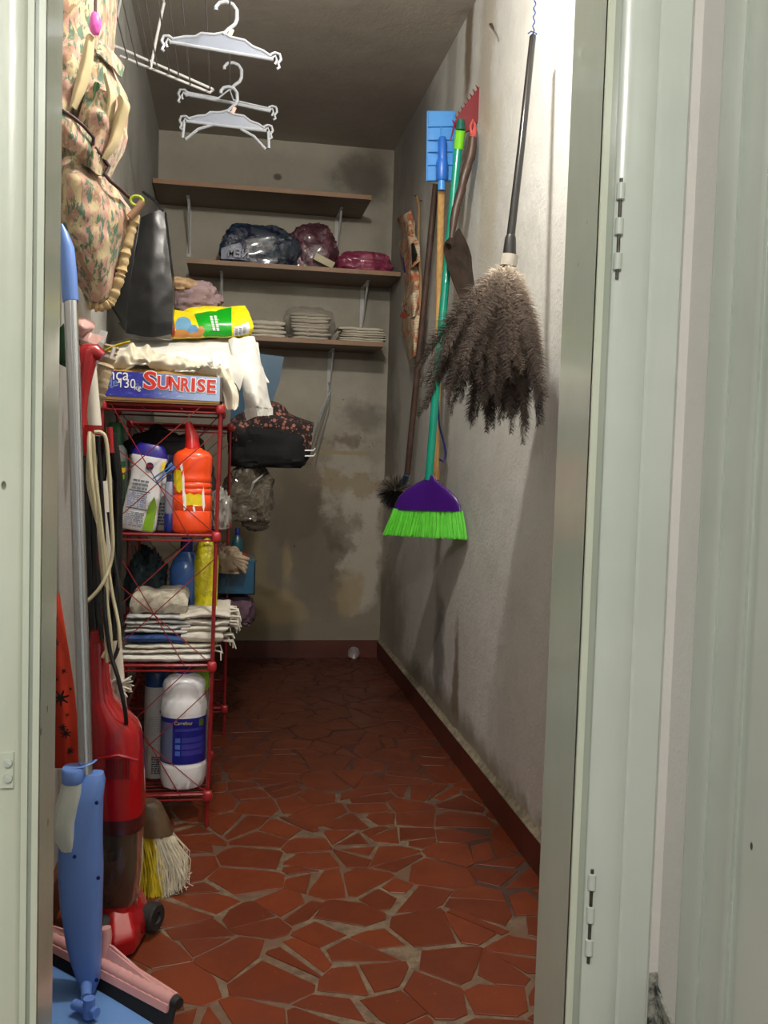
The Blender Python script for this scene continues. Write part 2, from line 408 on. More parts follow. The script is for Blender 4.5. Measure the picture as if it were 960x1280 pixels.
def tile_mb(mb, p):
    # drop near-duplicate corners
    q = [p[i] for i in range(len(p)) if math.hypot(p[i][0]-p[i-1][0], p[i][1]-p[i-1][1]) > .002]
    if len(q) < 3: return False
    z = rt.uniform(-.0006, .0010); cx = sum(a[0] for a in q)/len(q); cy = sum(a[1] for a in q)/len(q); n = len(q); r0 = math.sqrt(abs(area(q)))
    k = 1-.0016/max(r0, .01)*1.2
    vs = [(a[0],a[1],-.006) for a in q]+[(a[0],a[1],z-.0008) for a in q]+[(cx+(a[0]-cx)*k, cy+(a[1]-cy)*k, z) for a in q]
    fs = [tuple(2*n+i for i in range(n))]+[(i,(i+1)%n,n+(i+1)%n,n+i) for i in range(n)]+[(n+i,n+(i+1)%n,2*n+(i+1)%n,2*n+i) for i in range(n)]
    mb.add(vs, fs); return True
def key(p):
    cy = sum(a[1] for a in p)/len(p); cx = sum(a[0] for a in p)/len(p); pr = R @ (V((cx,cy,0))-CAM); px, py = 480+F_PX*pr.x/pr.z, 640+F_PX*pr.y/pr.z
    vis = 60 < px < 700 and py < 1300
    return -(area(p)/cy**3 if vis else -1)
polys.sort(key=key)
print('tiles', len(polys))
rest = MB()
for i, p in enumerate(polys):
    if i < 285:
        mb = MB()
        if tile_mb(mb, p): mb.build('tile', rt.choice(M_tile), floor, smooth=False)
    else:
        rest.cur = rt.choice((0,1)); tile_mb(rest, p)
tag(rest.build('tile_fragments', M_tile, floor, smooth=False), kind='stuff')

# ---- skirting boards
t = NT('skirting_red'); n = t.noise(9,5,.6); n2 = t.noise(34,5,.7)
sk = t.mix(t.ramp(n.outputs[0],.3,.7), rgb(92,42,30), rgb(76,35,26)); sk = t.mix(t.math('MULTIPLY', t.ramp(n2.outputs[0],.70,.76),.7), sk, rgb(178,166,150))
t.color(sk); t.b.inputs['Roughness'].default_value=.45; t.bump(n2.outputs[0],.25,.004); M_skirt = t.m
M_cement = mat('cement_fillet', rgb(150,140,118), .95, var=.25, vscale=40, bump=.8, bscale=60)
bt = .014
struct('baseboard_back', MB().bb((XL, YB-bt, 0), (XR, YB, HB)), M_skirt)
struct('baseboard_right', MB().bb((XR-bt, YD, 0), (XR, YB-bt, HB)), M_skirt)
struct('baseboard_left', MB().bb((XL, YD, 0), (XL+bt, YB-bt, HB)), M_skirt)
def fil(u, v):
    y = YD+(YB-bt-YD)*u; h = .018+.012*nz((y,0,0),6)+.006*nz((y,0,0),25)
    pts = [(XR-bt-.0005, HB-.001), (XR-bt*.75, HB+.003+.003*nz((y,1,0),30)), (XR-bt*.3, HB+h*.5), (XR-.0002, HB+h)]
    q = pts[min(3, int(round(v*3)))]; return (q[0], y, q[1])
struct('trim_1', MB().grid(fil, 160, 3), M_cement, smooth=True)

# ---- door wall around the frame
XJL, XJR = at(72, 640, YD).x, at(693, 640, YD).x
YL, YRn = onX(52, 640, XJL).y, onX(733, 640, XJR).y
ZD = 2.12
M_front = mat('plaster_front', rgb(205,200,194), .9, var=.05, vscale=6, bump=.4, bscale=50)
fw = MB().bb((XL-T, YRn+.02, 0), (XJL-.004, YD, ZC)).bb((XJR+.004, YRn+.02, 0), (XR, YD, ZC)).bb((XJL-.004, YRn+.02, ZD), (XJR+.004, YD, ZC))
struct('wall_front', fw, M_front)
def paint(name, c, c2, rough=.28, chips=True):
    t = NT(name); n = t.noise(3,4,.6); st_ = t.noise(2.5,5,.6, vec=t.mapping((9,9,1)))
    col = t.mix(t.ramp(n.outputs[0],.3,.7), c, c2); col = t.mix(t.math('MULTIPLY', t.ramp(st_.outputs[0],.5,.8), .35), col, tuple(x*.8 for x in c))
    if chips:
        v = t.vor(26, vec=t.mapping((1,1,.55))); pk = t.math('MULTIPLY', t.ramp(v.outputs['Distance'],.06,.09,1,0), t.ramp(t.noise(3.2,3,.6).outputs[0],.52,.56)); col = t.mix(pk, col, rgb(74,62,50))
    t.color(col); t.b.inputs['Roughness'].default_value = rough; t.b.inputs['Coat Weight'].default_value = .15
    t.bump(t.noise(22,4,.6, vec=t.mapping((1,1,.25))).outputs[0], .18, .004); return t.m
M_reveal = paint('door_paint_reveal', rgb(168,174,160), rgb(158,165,152), .22)
M_frame = paint('door_paint_pale', rgb(204,208,190), rgb(194,199,180), .3)
M_frame2 = paint('door_paint_pale_cool', rgb(196,202,192), rgb(186,192,182), .25)
M_white = mat('hall_plaster', rgb(206,202,196), .85, var=.03, vscale=5, bump=.35, bscale=80)
def profile(pts, z0, z1, name, m, parent, back=.03, dirn=(0,1), smooth=True, angle=35):
    # thin folded steel section: polyline in plan, extruded upward, given thickness behind
    mb = MB(); n = len(pts); dx, dy = dirn; b_ = [(p[0]+dx*back, p[1]+dy*back) for p in pts]
    ring = pts + b_[::-1]; mb.prism([(x,y,z0) for x,y in ring], (0,0,z1-z0)); o = mb.build(name, m, parent, smooth=smooth, angle=angle); return o
def PX(px, Y): return at(px, 640, Y).x
door = thing('door_frame', (0, YRn, 0), 'grey-green painted steel door frame around the storeroom doorway', 'door frame'); 
door.name = 'door_1'; door['kind'] = 'structure'; del door['label']; del door['category']
# right jamb
mb = MB().bb((XJR, YRn, 0), (XJR+.003, YD, ZD)); mb.build('reveal', M_reveal, door, smooth=False)
x1 = PX(741, YRn)
mb = MB().bb((XJR, YRn-.004, 0), (x1, YRn+.004, ZD)); mb.build('frame_lip', M_frame, door, smooth=False)
x2 = PX(753, YRn); yg = YRn+.006
mb = MB().bb((x1, YRn+.002, 0), (x2, YRn+.02, ZD)); mb.build('rebate', M_reveal, door, smooth=False)
# rounded outer casing
ya = YRn-.006; xa, xb, xc = PX(756, ya), PX(798, ya), PX(838, ya)
w1 = xb-xa; w2 = xc-xb
pts = [(xa-.0035, ya+.016), (xa-.0032, ya+.003), (xa, ya), (xa+w1*.3, ya-.0022), (xa+w1*.7, ya-.0028), (xb-.003, ya-.0015), (xb, ya+.0005), (xb+.003, ya-.0025), (xb+w2*.5, ya-.003), (xc-.003, ya-.0015), (xc, ya+.001), (xc, ya+.016)]
profile(pts, 0, ZD, 'casing', M_frame2, door, back=.012)
# hinges on the right jamb
def hinge(px, py0, py1):
    xm = PX((px+px)/2, YRn)
    zt, zb = at(px, py0, YRn-.008).z, at(px, py1, YRn-.008).z; xh = at(px, (py0+py1)/2, YRn-.008).x; L = zt-zb
    h = MB(); h.tube([(xh, YRn-.008, zb-.01), (xh, YRn-.008, zt+.005)], .0022, 8); ho = h.build('hinge_pin', M_iron, door)
    for k in (0, 2, 4):
        z0 = zb+L*k/5; MB().lathe([(.0035,0),(.0052,.001),(.0052,L/5-.001),(.0035,L/5)], (xh, YRn-.008, z0), 12).build('hinge_knuckle', M_frame2, door)
    MB().bb((xh-.001, YRn-.007, zb), (xh+.007, YRn+.004, zt)).build('hinge_leaf', M_frame2, door, smooth=False)
M_iron = mat('worn_iron', rgb(90,84,76), .5, .6, var=.3, vscale=40, bump=.3)
hinge(774, 228, 338); hinge(738, 1092, 1194)
MB().bb((x2-.001, YRn-.003, 0), (x2+.0015, YRn+.004, ZD)).build('door_seam', M_iron, door, smooth=False)
# left jamb
MB().bb((XJL-.003, YL, 0), (XJL, YD, ZD)).build('reveal', M_reveal_l if False else M_reveal, door, smooth=False)
xl1, xl2, xl3, xl4 = PX(44, YL), PX(38, YL), PX(30, YL), PX(26, YL)
MB().bb((xl1, YL-.004, 0), (XJL, YL+.004, ZD)).build('frame_lip', M_frame, door, smooth=False)
MB().bb((xl2, YL+.003, 0), (xl1, YL+.02, ZD)).build('rebate', M_reveal, door, smooth=False)
MB().bb((xl3, YL-.003, 0), (xl2, YL+.004, ZD)).build('casing_bead', M_frame, door, smooth=False)
xw = PX(-220, YL)
pts = [(xw, YL-.001), (xl3-.02, YL-.0035), (xl4-.003, YL-.003), (xl4, YL-.001), (xl3-.0005, YL+.002)]
profile(pts, 0, ZD, 'casing', M_frame, door, back=.012)
# head (out of view above)
MB().bb((XJL, YRn, ZD-.003), (XJR, YD, ZD)).bb((xw, YRn-.004, ZD), (xc, YRn+.02, ZD+.09)).build('head', M_frame, door, smooth=False)
# strike plate with two screws
a, b = at(1, 941, YL-.005), at(17, 984, YL-.005)
pl = MB().bb((a.x, YL-.0075, b.z), (b.x, YL-.003, a.z)).build('strike_plate', M_frame, door, smooth=False)
for py in (954, 973):
    c = at(10, py, YL-.0085); s_ = MB(); s_.lathe([(.0001,0),(.0052,0),(.0045,.002),(.0002,.0024)], c, 14, M=Matrix.Rotation(PI/2,3,'X'))
    s_.box(c+V((0,-.0026,0)), (.008,.0006,.001), Matrix.Rotation(.6,3,'Y')); s_.build('screw', M_frame2, pl)
# hall: short return wall, then another door frame in the side wall
XH = PX(848, ya)
struct('wall_hall', MB().bb((xc-.001, ya-.004, 0), (XH, YRn+.1, 2.5)).bb((XH, ya-.9, 0), (XH+.1, YRn+.1, 2.5)).bb((xw-.5, YL+.012, 0), (xw+.02, YD, 2.5)), M_white)
y0 = onX(875, 640, XH).y
pk_ = [(875,0),(878,.010),(893,.010),(896,.014),(901,.013),(904,.008),(926,.007),(929,.013),(937,.014),(941,.007),(945,.006),(949,.012),(954,.013),(975,.012),(1020,.013),(1026,.006),(1032,.016),(1060,.016)]
pts = []
for px, h in pk_:
    q = onX(px, 640, XH-h); pts.append((XH-h, q.y))
profile(pts, 0, 2.12, 'd', M_frame2, None, back=.02, dirn=(1,0), angle=50)
dd = bpy.data.objects['d']; dd.name = 'door_2'; tag(dd, kind='structure')
# grimy skirting at the foot of the return wall
t = NT('grimy_skirting'); n = t.noise(40,6,.75); t.color(t.mix(t.ramp(n.outputs[0],.38,.6), rgb(38,44,40), rgb(160,158,148))); t.b.inputs['Roughness'].default_value=.6; t.bump(n.outputs[0],.5,.004)
zk = at(812, 1250, ya-.02).z
def sk_top(y): return zk
mb = MB(); ys = [ya-.0045-.001*0 - (ya-.005-y0-.002)*k/10 for k in range(11)]
mb.prism([(XH-.004, ys[0], 0), (XH-.004, ys[-1], 0), (XH-.004, ys[-1], zk-.012), (XH-.004, ys[5], zk-.002), (XH-.004, ys[0], zk+.012)], (.0042,0,0))
mb.bb((xc-.001, ya-.0065, 0), (XH-.001, ya-.004, zk+.026))
struct('baseboard_hall', mb, t.m)
struct('floor_hall', MB().bb((xw-.5, -1.6, -.1), (XH+.1, YD-.1, -.004)), M_grout)
struct('ceiling_hall', MB().bb((xw-.5, -1.6, 2.5), (XH+.1, YRn+.02, 2.6)), M_white)

# ================================================================== LAMPS (bulb just above the frame; hall fill lamp added behind the camera)
M_glow = NT('lamp_glass'); M_glow.b.inputs['Base Color'].default_value=(1,1,1,1); M_glow.b.inputs['Emission Color'].default_value=(1,.95,.88,1); M_glow.b.inputs['Emission Strength'].default_value=6; M_glow=M_glow.m
M_blackplastic = mat('black_plastic', rgb(22,22,24), .35, var=.1)
l = thing('ceiling_lamp', (LAMP_POS.x, LAMP_POS.y, ZC), 'bare bulb in a black holder hanging from the storeroom ceiling', 'lamp')
MB().lathe([(.04,0),(.045,-.01),(.02,-.03)], (LAMP_POS.x, LAMP_POS.y, ZC), 20).build('ceiling_rose', M_blackplastic, l)
MB().tube([(LAMP_POS.x, LAMP_POS.y, ZC-.02),(LAMP_POS.x, LAMP_POS.y, LAMP_POS.z+.088)], .004).build('flex', M_blackplastic, l)
MB().lathe([(.012,.09),(.018,.08),(.018,.05),(.015,.045)], LAMP_POS, 16).build('lamp_holder', M_blackplastic, l)
bulb = MB().lathe([(.012,.05),(.014,.04),(.026,.015),(.03,0),(.026,-.016),(.014,-.028),(.001,-.031)], LAMP_POS, 18).build('bulb', M_glow, l)
l = thing('hall_fill_lamp', (HALL_POS.x, HALL_POS.y, 2.5), 'added fill lamp of round opal glass on the hall ceiling, behind the camera', 'lamp')
MB().lathe([(.14,0),(.15,-.02),(.13,-.03)], (HALL_POS.x, HALL_POS.y, 2.5), 28).build('lamp_base', M_blackplastic, l)
MB().lathe([(.13,-.03),(.135,-.06),(.11,-.10),(.06,-.125),(.001,-.13)], (HALL_POS.x, HALL_POS.y, 2.5), 28).build('shade', M_glow, l)
# ================================================================== SHARED MATERIALS
M_wood = NT('brown_laminate'); n = M_wood.noise(6,5,.6, vec=M_wood.mapping((.6,5,8))); M_wood.color(M_wood.mix(M_wood.ramp(n.outputs[0],.3,.7), rgb(112,88,66), rgb(98,76,56))); M_wood.b.inputs['Roughness'].default_value=.5; M_wood=M_wood.m
M_woodedge = mat('brown_laminate_edge', rgb(152,116,84), .5, var=.08)
M_bracket = mat('white_coated_bracket', rgb(196,196,192), .4, var=.06)
M_red = mat('red_plastic', rgb(196,24,30), .25, var=.06, vscale=3, coat=.4)
M_redwire = mat('red_enamelled_wire', rgb(142,30,34), .35, var=.15, vscale=30, coat=.3)
M_blackgloss = mat('black_gloss_plastic', rgb(20,20,22), .2, var=.1)
M_rubber = mat('black_rubber', rgb(30,29,28), .7, var=.15, bump=.2)
M_chrome = mat('chrome_tube', rgb(200,202,206), .12, 1.0, var=.02)
M_periwinkle = mat('periwinkle_blue_plastic', rgb(98,134,204), .38, var=.03, vscale=3)
M_periwinkle2 = mat('periwinkle_blue_cloth_plate', rgb(96,138,196), .6, var=.05, vscale=5)
M_frost = mat('frosted_tank', rgb(206,214,204), .35, var=.04, vscale=5, trans=.25)
M_clothw = mat('white_cotton', rgb(224,222,214), .9, var=.05, vscale=6, bump=.35, bscale=120, sheen=.2)
M_cream = mat('cream_satin', rgb(216,208,186), .45, var=.08, vscale=5, bump=.12, bscale=40, sheen=.3)
M_rag = mat('off_white_rag', rgb(206,200,186), .95, var=.10, vscale=14, bump=.6, bscale=90)
M_rag2 = mat('grey_white_rag', rgb(190,192,190), .95, var=.10, vscale=14, bump=.6, bscale=90)
M_paper = mat('stacked_paper', rgb(220,212,194), .85, var=.08, vscale=20)
M_whiteplastic = mat('white_plastic', rgb(228,228,230), .3, var=.03, vscale=4, coat=.2)
M_text_dark = mat('print_dark', rgb(50,54,70), .5, var=.02)
M_text_white = mat('print_white', rgb(236,236,232), .5, var=.02)
M_text_red = mat('print_red', rgb(206,44,36), .5, var=.1)
M_navy = mat('navy_plastic', rgb(20,34,110), .35, var=.05)
M_yellow = mat('yellow_print', rgb(236,206,20), .45, var=.12, vscale=20)
M_green = mat('green_plastic', rgb(20,92,48), .35, var=.08)

# ================================================================== SHELVES
def bracket_mb(L, H):
    # folded wire shelf bracket: upright on the wall, arm under the board, slanting stay. origin: top at the wall, +y = to the wall
    mb = MB(); r = .0034
    mb.box((0, -.003, -H/2), (.018, .005, H)); mb.box((0, -L/2, -.004), (.014, L, .006))
    mb.tube([(0,-L*.86,-.006),(0.002,-.03,-H*.80),(0,-.006,-H*.93)], r, 8)
    mb.tube([(.006,-L*.80,-.006),(.004,-.02,-H*.74)], r*.8, 8)
    for z in (-H*.12, -H*.92): mb.lathe([(.0001,0),(.005,0),(.004,.003),(.0001,.004)], (0,-.006,z), 10, M=Matrix.Rotation(PI/2,3,'X'))
    return mb
def shelf(pl, pr, pback, brk, label):
    # pl/pr: bottom front corners in the photo; pback: rear bottom edge point on the wall
    zb = at(*pback, YB).z
    a, b = onZ(*pl, zb), onZ(*pr, zb); yf = (a.y+b.y)/2; xl = max(a.x, XL+.004); xr = min(b.x, XR-.008)
    th = .02
    r_ = thing('wall_shelf', ((xl+xr)/2, YB, zb), label, 'shelf', 'wooden shelves on the back wall')
    MB().bb((xl, yf, zb), (xr, YB-.002, zb+th)).build('board', M_wood, r_, smooth=False)
    MB().bb((xl, yf-.0015, zb), (xr, yf, zb+th)).build('front_edge', M_woodedge, r_, smooth=False)
    pb = None
    for bx, L, H in brk:
        x = at(*bx, YB).x
        if pb is None:
            pb = bracket_mb(L, H).build('bracket', M_bracket, None, origin=(0,0,0)); pb.parent = r_; pb.location = V((x, YB-.001, zb))-r_.location
        else: clone_child(pb, V((x, YB-.001, zb))-r_.location)
    return zb+th, yf, xl, xr
s1 = shelf((189,226),(463,252),(452,274), [((237,262),.20,.24),((421,275),.20,.24)], 'highest brown shelf on back wall, empty, just below the ceiling')
s2 = shelf((233,327),(501,347),(487,361), [((277,350),.20,.24),((453,358),.20,.26)], 'middle brown shelf on back wall carrying bulging bags')
s3 = shelf((300,424),(479,434),(462,442), [((412,440),.17,.24)], 'lowest brown shelf on back wall carrying folded bundles')
print('shelves', s1, s2, s3)
def onshelf(s, px, dy=.12):
    y = s[1]+dy; p = at(px, 300, y); return p.x, y
Zs = F_PX
def m_per_px(y): return y/F_PX
# -- middle shelf contents
def bag_mat(name, a, b, sc=7, rough=.15, c=None):
    t = NT(name); n = t.noise(sc,5,.6,dist=1.5); col = t.mix(t.ramp(n.outputs[0],.42,.5), a, b)
    if c: n2 = t.noise(sc*1.3,4,.6,vec=t.mapping(loc=(3,2,1)),dist=1); col = t.mix(t.ramp(n2.outputs[0],.56,.6), col, c)
    t.color(col); t.b.inputs['Roughness'].default_value = rough; t.b.inputs['Coat Weight'].default_value=.5; t.b.inputs['Coat Roughness'].default_value=.08
    t.bump(t.noise(26,5,.6,dist=2).outputs[0], .5, .01); return t.m
M_navybag = bag_mat('navy_and_silver_film', rgb(26,32,58), rgb(66,74,84), 8, .2, rgb(40,62,78))
M_plum = bag_mat('plum_film', rgb(112,70,82), rgb(84,52,60), 10, .25)
M_pink = bag_mat('pink_film', rgb(158,72,98), rgb(132,50,78), 6, .25)
def lump(name, label, cat, px0, px1, py0, py1, Y, dep, mtl, zb=None, **kw):
    # soft body filling the photo box at depth Y
    a, b = at(px0, (py0+py1)/2, Y), at(px1, (py0+py1)/2, Y); zt = at((px0+px1)/2, py0, Y).z; z0 = zb if zb is not None else at((px0+px1)/2, py1, Y).z
    hgt = zt-z0; fl = kw.pop('flat', .55); rz = hgt/(1+fl)
    o = crumple(name, ((a.x+b.x)/2, Y, z0+rz*fl), ((b.x-a.x)/2, dep, rz), mtl, flat=fl, **kw)
    if label: tag(o, label, cat)
    return o
yS = s2[1]+.11
o = lump('clothing_bag', None, None, 276, 372, 283, 327, yS, .085, M_navybag, zb=s2[0], seed=2, amp=.14, freq=1.8, n=60, m=40, box=.7)
tag(o, 'dark navy plastic bag stuffed with clothes, leftmost on the middle shelf', 'bag')
pp = at(296, 316, yS-.07)
MB().grid(lambda u, v: (pp.x-.07+.13*u, yS-.080-.012*math.sin(PI*u)+.01*v+.004*nz((u,v,0),4), s2[0]+.012+.085*v*(.6+.5*u)), 14, 10, .001).build('printed_panel', bag_mat('silver_print', rgb(160,166,184), rgb(120,128,156), 10, .25), o)
M_navytext = mat('navy_print', rgb(22,30,80), .3)
tx = txt('NEM', .055, M_navytext, o, (pp.x+.055, yS-.108, s2[0]+.018), facing((-1,0,.06)), bold=.008, sx=.8, spacing=1.15)
tx2 = tx
o = lump('plum_bag', 'translucent plum plastic bag behind the small cream box on the middle shelf', 'bag', 360, 420, 283, 329, yS+.05, .07, M_plum, zb=s2[0], seed=9, amp=.2, freq=2.2, n=60, m=40)
o = MB().box((0,0,0), (.085, .05, .03)); c_ = at(405, 321, yS-.05)
o = MB().box((at(405,321,yS-.06).x, yS-.06, s2[0]+.034), (.095,.05,.032), Matrix.Rotation(.42,3,'Y')).build('cream_box', mat('cream_card', rgb(206,198,166), .7), None, smooth=False); tag(o, 'small cream box leaning against the plum bag on the middle shelf', 'box')
o = lump('pink_bag', 'low rounded pink plastic bag at the right end of the middle shelf', 'bag', 419, 490, 317, 338, yS, .09, M_pink, zb=s2[0], seed=4, amp=.14, freq=2.0, n=60, m=40)
kn = at(449, 316, yS); MB().ball((kn.x, yS, kn.z-.004), (.022,.018,.013), 14, 10, lambda d: d*(1+.3*nz(d,3,1))).build('knot', M_pink, o)
# -- lowest shelf: folded stacks
def layers(name, label, cat, group, px0, px1, zb, h, yc, dep, nl, mtl, seed, tie=False, jit=.01, waves=.003):
    a, b = at(px0, 400, yc).x, at(px1, 400, yc).x; rr = random.Random(seed); mb = MB(); z = zb
    for k in range(nl):
        th = h/nl*rr.uniform(.75,1.2); th = min(th, zb+h-z) if k < nl-1 else zb+h-z
        if th < .0015: break
        l0, r0, f0 = a+rr.uniform(0,jit), b-rr.uniform(0,jit), yc-dep+rr.uniform(0,jit); nU, nV = 14, 5
        def fn(u, v, l0=l0, r0=r0, f0=f0, z=z, th=th, k=k):
            # v wraps round the folded front edge: bottom -> nose -> top
            an = -PI/2+PI*v; ny = math.cos(an); x = l0+(r0-l0)*u; ed = min(1, min(u,1-u)*8)
            return (x, f0+.012*(1-ny)-.0+.004*nz((u*4,k,v),1.5,seed), z+th/2+(th/2*.94)*math.sin(an)*(.6+.4*ed)+waves*nz((u*5,k*.35,0),1.0,seed))
        mb.grid(fn, nU, nV)
        def top(u, v, l0=l0, r0=r0, f0=f0, z=z, th=th, k=k):
            x = l0+(r0-l0)*u; return (x, f0+.012+(dep*2-.02)*v, z+th*.97*(1 if .02<u<.98 else .7)+waves*nz((u*5,k*.35,0),1.0,seed))
        mb.grid(top, nU, 3); z += th
        for q in (0, 1):
            xx = l0 if q == 0 else r0
            mb.grid(lambda u, v, xx=xx, f0=f0, z=z, th=th: (xx, f0+.012+(dep*2-.02)*u, z-th+th*.95*v), 2, 1)
    o = mb.build(name, mtl, None, angle=60); tag(o, label, cat, group)
    if tie:
        cx = (a+b)/2
        for xx in (a+(b-a)*.42,):
            MB().tube([(xx,yc-dep-.006,zb+.004),(xx-.002,yc-dep-.006,zb+h+.002),(xx,yc+dep,zb+h+.004)], .0022, 6).build('string', M_rag, o)
    return o
yL = s3[1]+.10
zh = lambda py, px=390: at(px, py, yL-.09).z
layers('folded_bundle', 'low folded pale paper stack beside the yellow and green bag, lowest shelf', 'paper stack', 'folded stacks on the lowest shelf', 312, 357, s3[0], zh(403)-s3[0], yL, .09, 4, M_paper, 3)
o = layers('folded_bundle', 'tall bundle of folded paper inside a clear bag, centre of the lowest shelf', 'paper stack', 'folded stacks on the lowest shelf', 362, 412, s3[0]+.001, zh(391)-s3[0], yL, .09, 8, M_paper, 5, tie=True, jit=.018)
M_clearfilm = NT('clear_film'); b_ = M_clearfilm.b; b_.inputs['Base Color'].default_value=(.80,.76,.70,1); b_.inputs['Transmission Weight'].default_value=.8; b_.inputs['Roughness'].default_value=.12; b_.inputs['IOR'].default_value=1.12; b_.inputs['Alpha'].default_value=.45
M_clearfilm.bump(M_clearfilm.noise(24,5,.6,dist=2).outputs[0], .8, .012); M_clearfilm = M_clearfilm.m
a_, b2 = at(357,400,yL-.02), at(416,400,yL-.02)
crumple('clear_wrap', ((a_.x+b2.x)/2, yL, s3[0]+.070), ((b2.x-a_.x)/2+.004, .105, .082), M_clearfilm, seed=8, amp=.10, freq=2.2, n=48, m=30, flat=.84, box=.55, parent=o)
layers('folded_bundle', 'low wide stack of folded white paper at the right end of the lowest shelf', 'paper stack', 'folded stacks on the lowest shelf', 421, 480, s3[0], zh(405)-s3[0], yL, .09, 6, M_paper, 7, jit=.02)

# ================================================================== RACKS
def P2(p): return V(p)
Y1 = 2.49
def rack(name, X0, X1, y0, y1, zlev, label, roll=0.0, wires=True, group=None, node=.011):
    r_ = thing(name, ((X0+X1)/2, (y0+y1)/2, 0), label, 'shelving rack', group)
    cx = X1
    def L(x, y, z):      # slight sideways lean
        return V((x - (zlev[-1]-z)*roll, y, z - (X1-x)*0.0))
    def Lz(x, z): return z + (X1-x)*rack.slope
    corners = [(X0,y0),(X1,y0),(X1,y1),(X0,y1)]
    for (x, y) in corners:
        MB().tube([L(x,y,.002), L(x,y,zlev[-1]+.004)], .0052, 8).build('post', M_redwire, r_)
    for z in zlev:
        for a, b in zip(corners, corners[1:]+corners[:1]):
            mb = MB(); mb.tube([L(*a,z), L(*b,z)], .0045, 8); mb.tube([L(*a,z-.014), L(*b,z-.014)], .0026, 6); mb.build('rail', M_redwire, r_)
        mb = MB(); nW = 13
        for k in range(1, nW):
            y = y0+(y1-y0)*k/nW; mb.tube([L(X0,y,z-.003), L(X1,y,z-.003)], .0016, 6)
        mb.tube([L(X0+.1,y0,z-.006), L(X0+.1,y1,z-.006)], .0022, 6); mb.tube([L(X1-.1,y0,z-.006), L(X1-.1,y1,z-.006)], .0022, 6)
        mb.build('shelf_grid', M_redwire, r_)
        nd = MB()
        for (x, y) in corners:
            c = L(x,y,z-.004); s_ = 1 if x == X1 else -1; f_ = -1 if y == y0 else 1
            MB().ball(c, (.0125,.0125,.0150), 14, 8, lambda d: V([math.copysign(abs(q)**.6, q) for q in d])).build('corner_joint', M_red2, r_)
    if wires:
        for z0, z1 in zip(zlev[:-1], zlev[1:]):
            h = z1-z0; w_ = X1-X0
            def S(u, v, y): return L(X0+w_*u, y, z0+h*v)
            segs = [((.07,1),(.76,0)),((.83,1),(.0,.30)),((1,.83),(.08,.06)),((.02,.74),(.97,.03))]
            mb = MB()
            for a, b in segs: mb.tube([S(*a,y0-.005), S(*b,y0-.005)], .0013, 6)
            mb.build('front_wire', M_redwire, r_)
            mb = MB()
            for x in (X0, X1):
                mb.tube([L(x,y0,z0), L(x,y1,z1)], .0015, 6); mb.tube([L(x,y1,z0), L(x,y0,z1)], .0015, 6)
            mb.tube([L(X0,y1,z0), L(X1,y1,z1)], .0015, 6); mb.tube([L(X1,y1,z0), L(X0,y1,z1)], .0015, 6)
            mb.build('side_wire', M_redwire, r_)
    return r_, L
rack.slope = 0
M_red2 = mat('red_plastic_joint', rgb(166,36,42), .35, var=.08, coat=.2)
zl = [at(265, py, Y1).z for py in (992.5, 831.5, 669.5, 509)]
XF = at(275.7, 510, Y1).x; XFb = at(259.5, 992.5, Y1).x; roll = (XF-XFb)/(zl[3]-zl[0])
XW = at(128, 505, Y1).x
rk1, L1 = rack('wire_rack', XW, XF, Y1, Y1+.34, zl, 'tall red wire rack in front holding bottles, cardboard box on top', roll=roll)
Y2 = 3.32; zl2 = [.1, .43, .76, at(288,533,Y2).z]
rk2, L2 = rack('wire_rack', XL+.02, at(288,533,Y2).x, Y2, Y2+.42, zl2, 'second red wire rack further back, under the floral and black clothes', roll=0.0)
for r_ in (rk1, rk2): pass
def xs(px, py, Y): return at(px, py, Y).x
def base_z(level): return zl[level]+.0045

# ---- bottles
def lab(mb_, name, m, par): return mb_.build(name, m, par)
def strips(par, x0, x1, y, z0, z1, rows, m, seed=0, name='small_print', gap=.55, Mx=None):
    rr = random.Random(seed); mb = MB(); h = (z1-z0)/rows
    for k in range(rows):
        x = x0
        while x < x1-.002:
            w_ = rr.uniform(.003,.012); w_ = min(w_, x1-x); mb.bb((x, y-.0003, z0+h*k), (x+w_, y, z0+h*(k+gap))); x += w_+.0018
    if Mx:
        mb.v = [Mx @ v for v in mb.v]
    return mb.build(name, m, par, smooth=False)
# orange bottle
zb = base_z(2); Yo = Y1+.055; cx = xs(240,640,Yo); pxm = Yo/F_PX
H = at(240,528,Yo).z-zb; W = 24*pxm
o = thing('orange_bottle', (cx, Yo, zb), 'large orange bleach bottle with red neck and torn yellow label, rack upper tier', 'bottle', None)
prof = []
for z, r in ((0,.88),(.015,.97),(.03,1),(.19,1),(.20,.96),(.21,1.0),(.33,1.0),(.345,.93),(.36,.99),(.385,.99),(.40,.92),(.415,.98),(.44,.98),(.455,.91),(.47,.97),(.50,.97),(.52,.93),(.56,.97),(.66,1.0),(.70,.96),(.735,.78),(.755,.5),(.77,.42)):
    prof.append((r*W, z*H))
M_orange = mat('orange_plastic', rgb(240,78,28), .3, var=.06, vscale=5, coat=.3, spec=.4)
MB().lathe(prof, (cx,Yo,zb), 40, sy=.75, sq=.8).build('bottle_body', M_orange, o)
M_cap = mat('red_translucent_cap', rgb(206,36,36), .3, var=.08)
px_ = [(cx-.002,Yo,zb+.76*H),(cx-.004,Yo,zb+.88*H),(cx-.010,Yo,zb+.93*H),(cx-.014,Yo,zb+1.0*H)]
MB().tube(px_, [.0205,.0175,.013,.008], 18).build('spout_cap', M_cap, o)
ly = MB(); rr = random.Random(4)
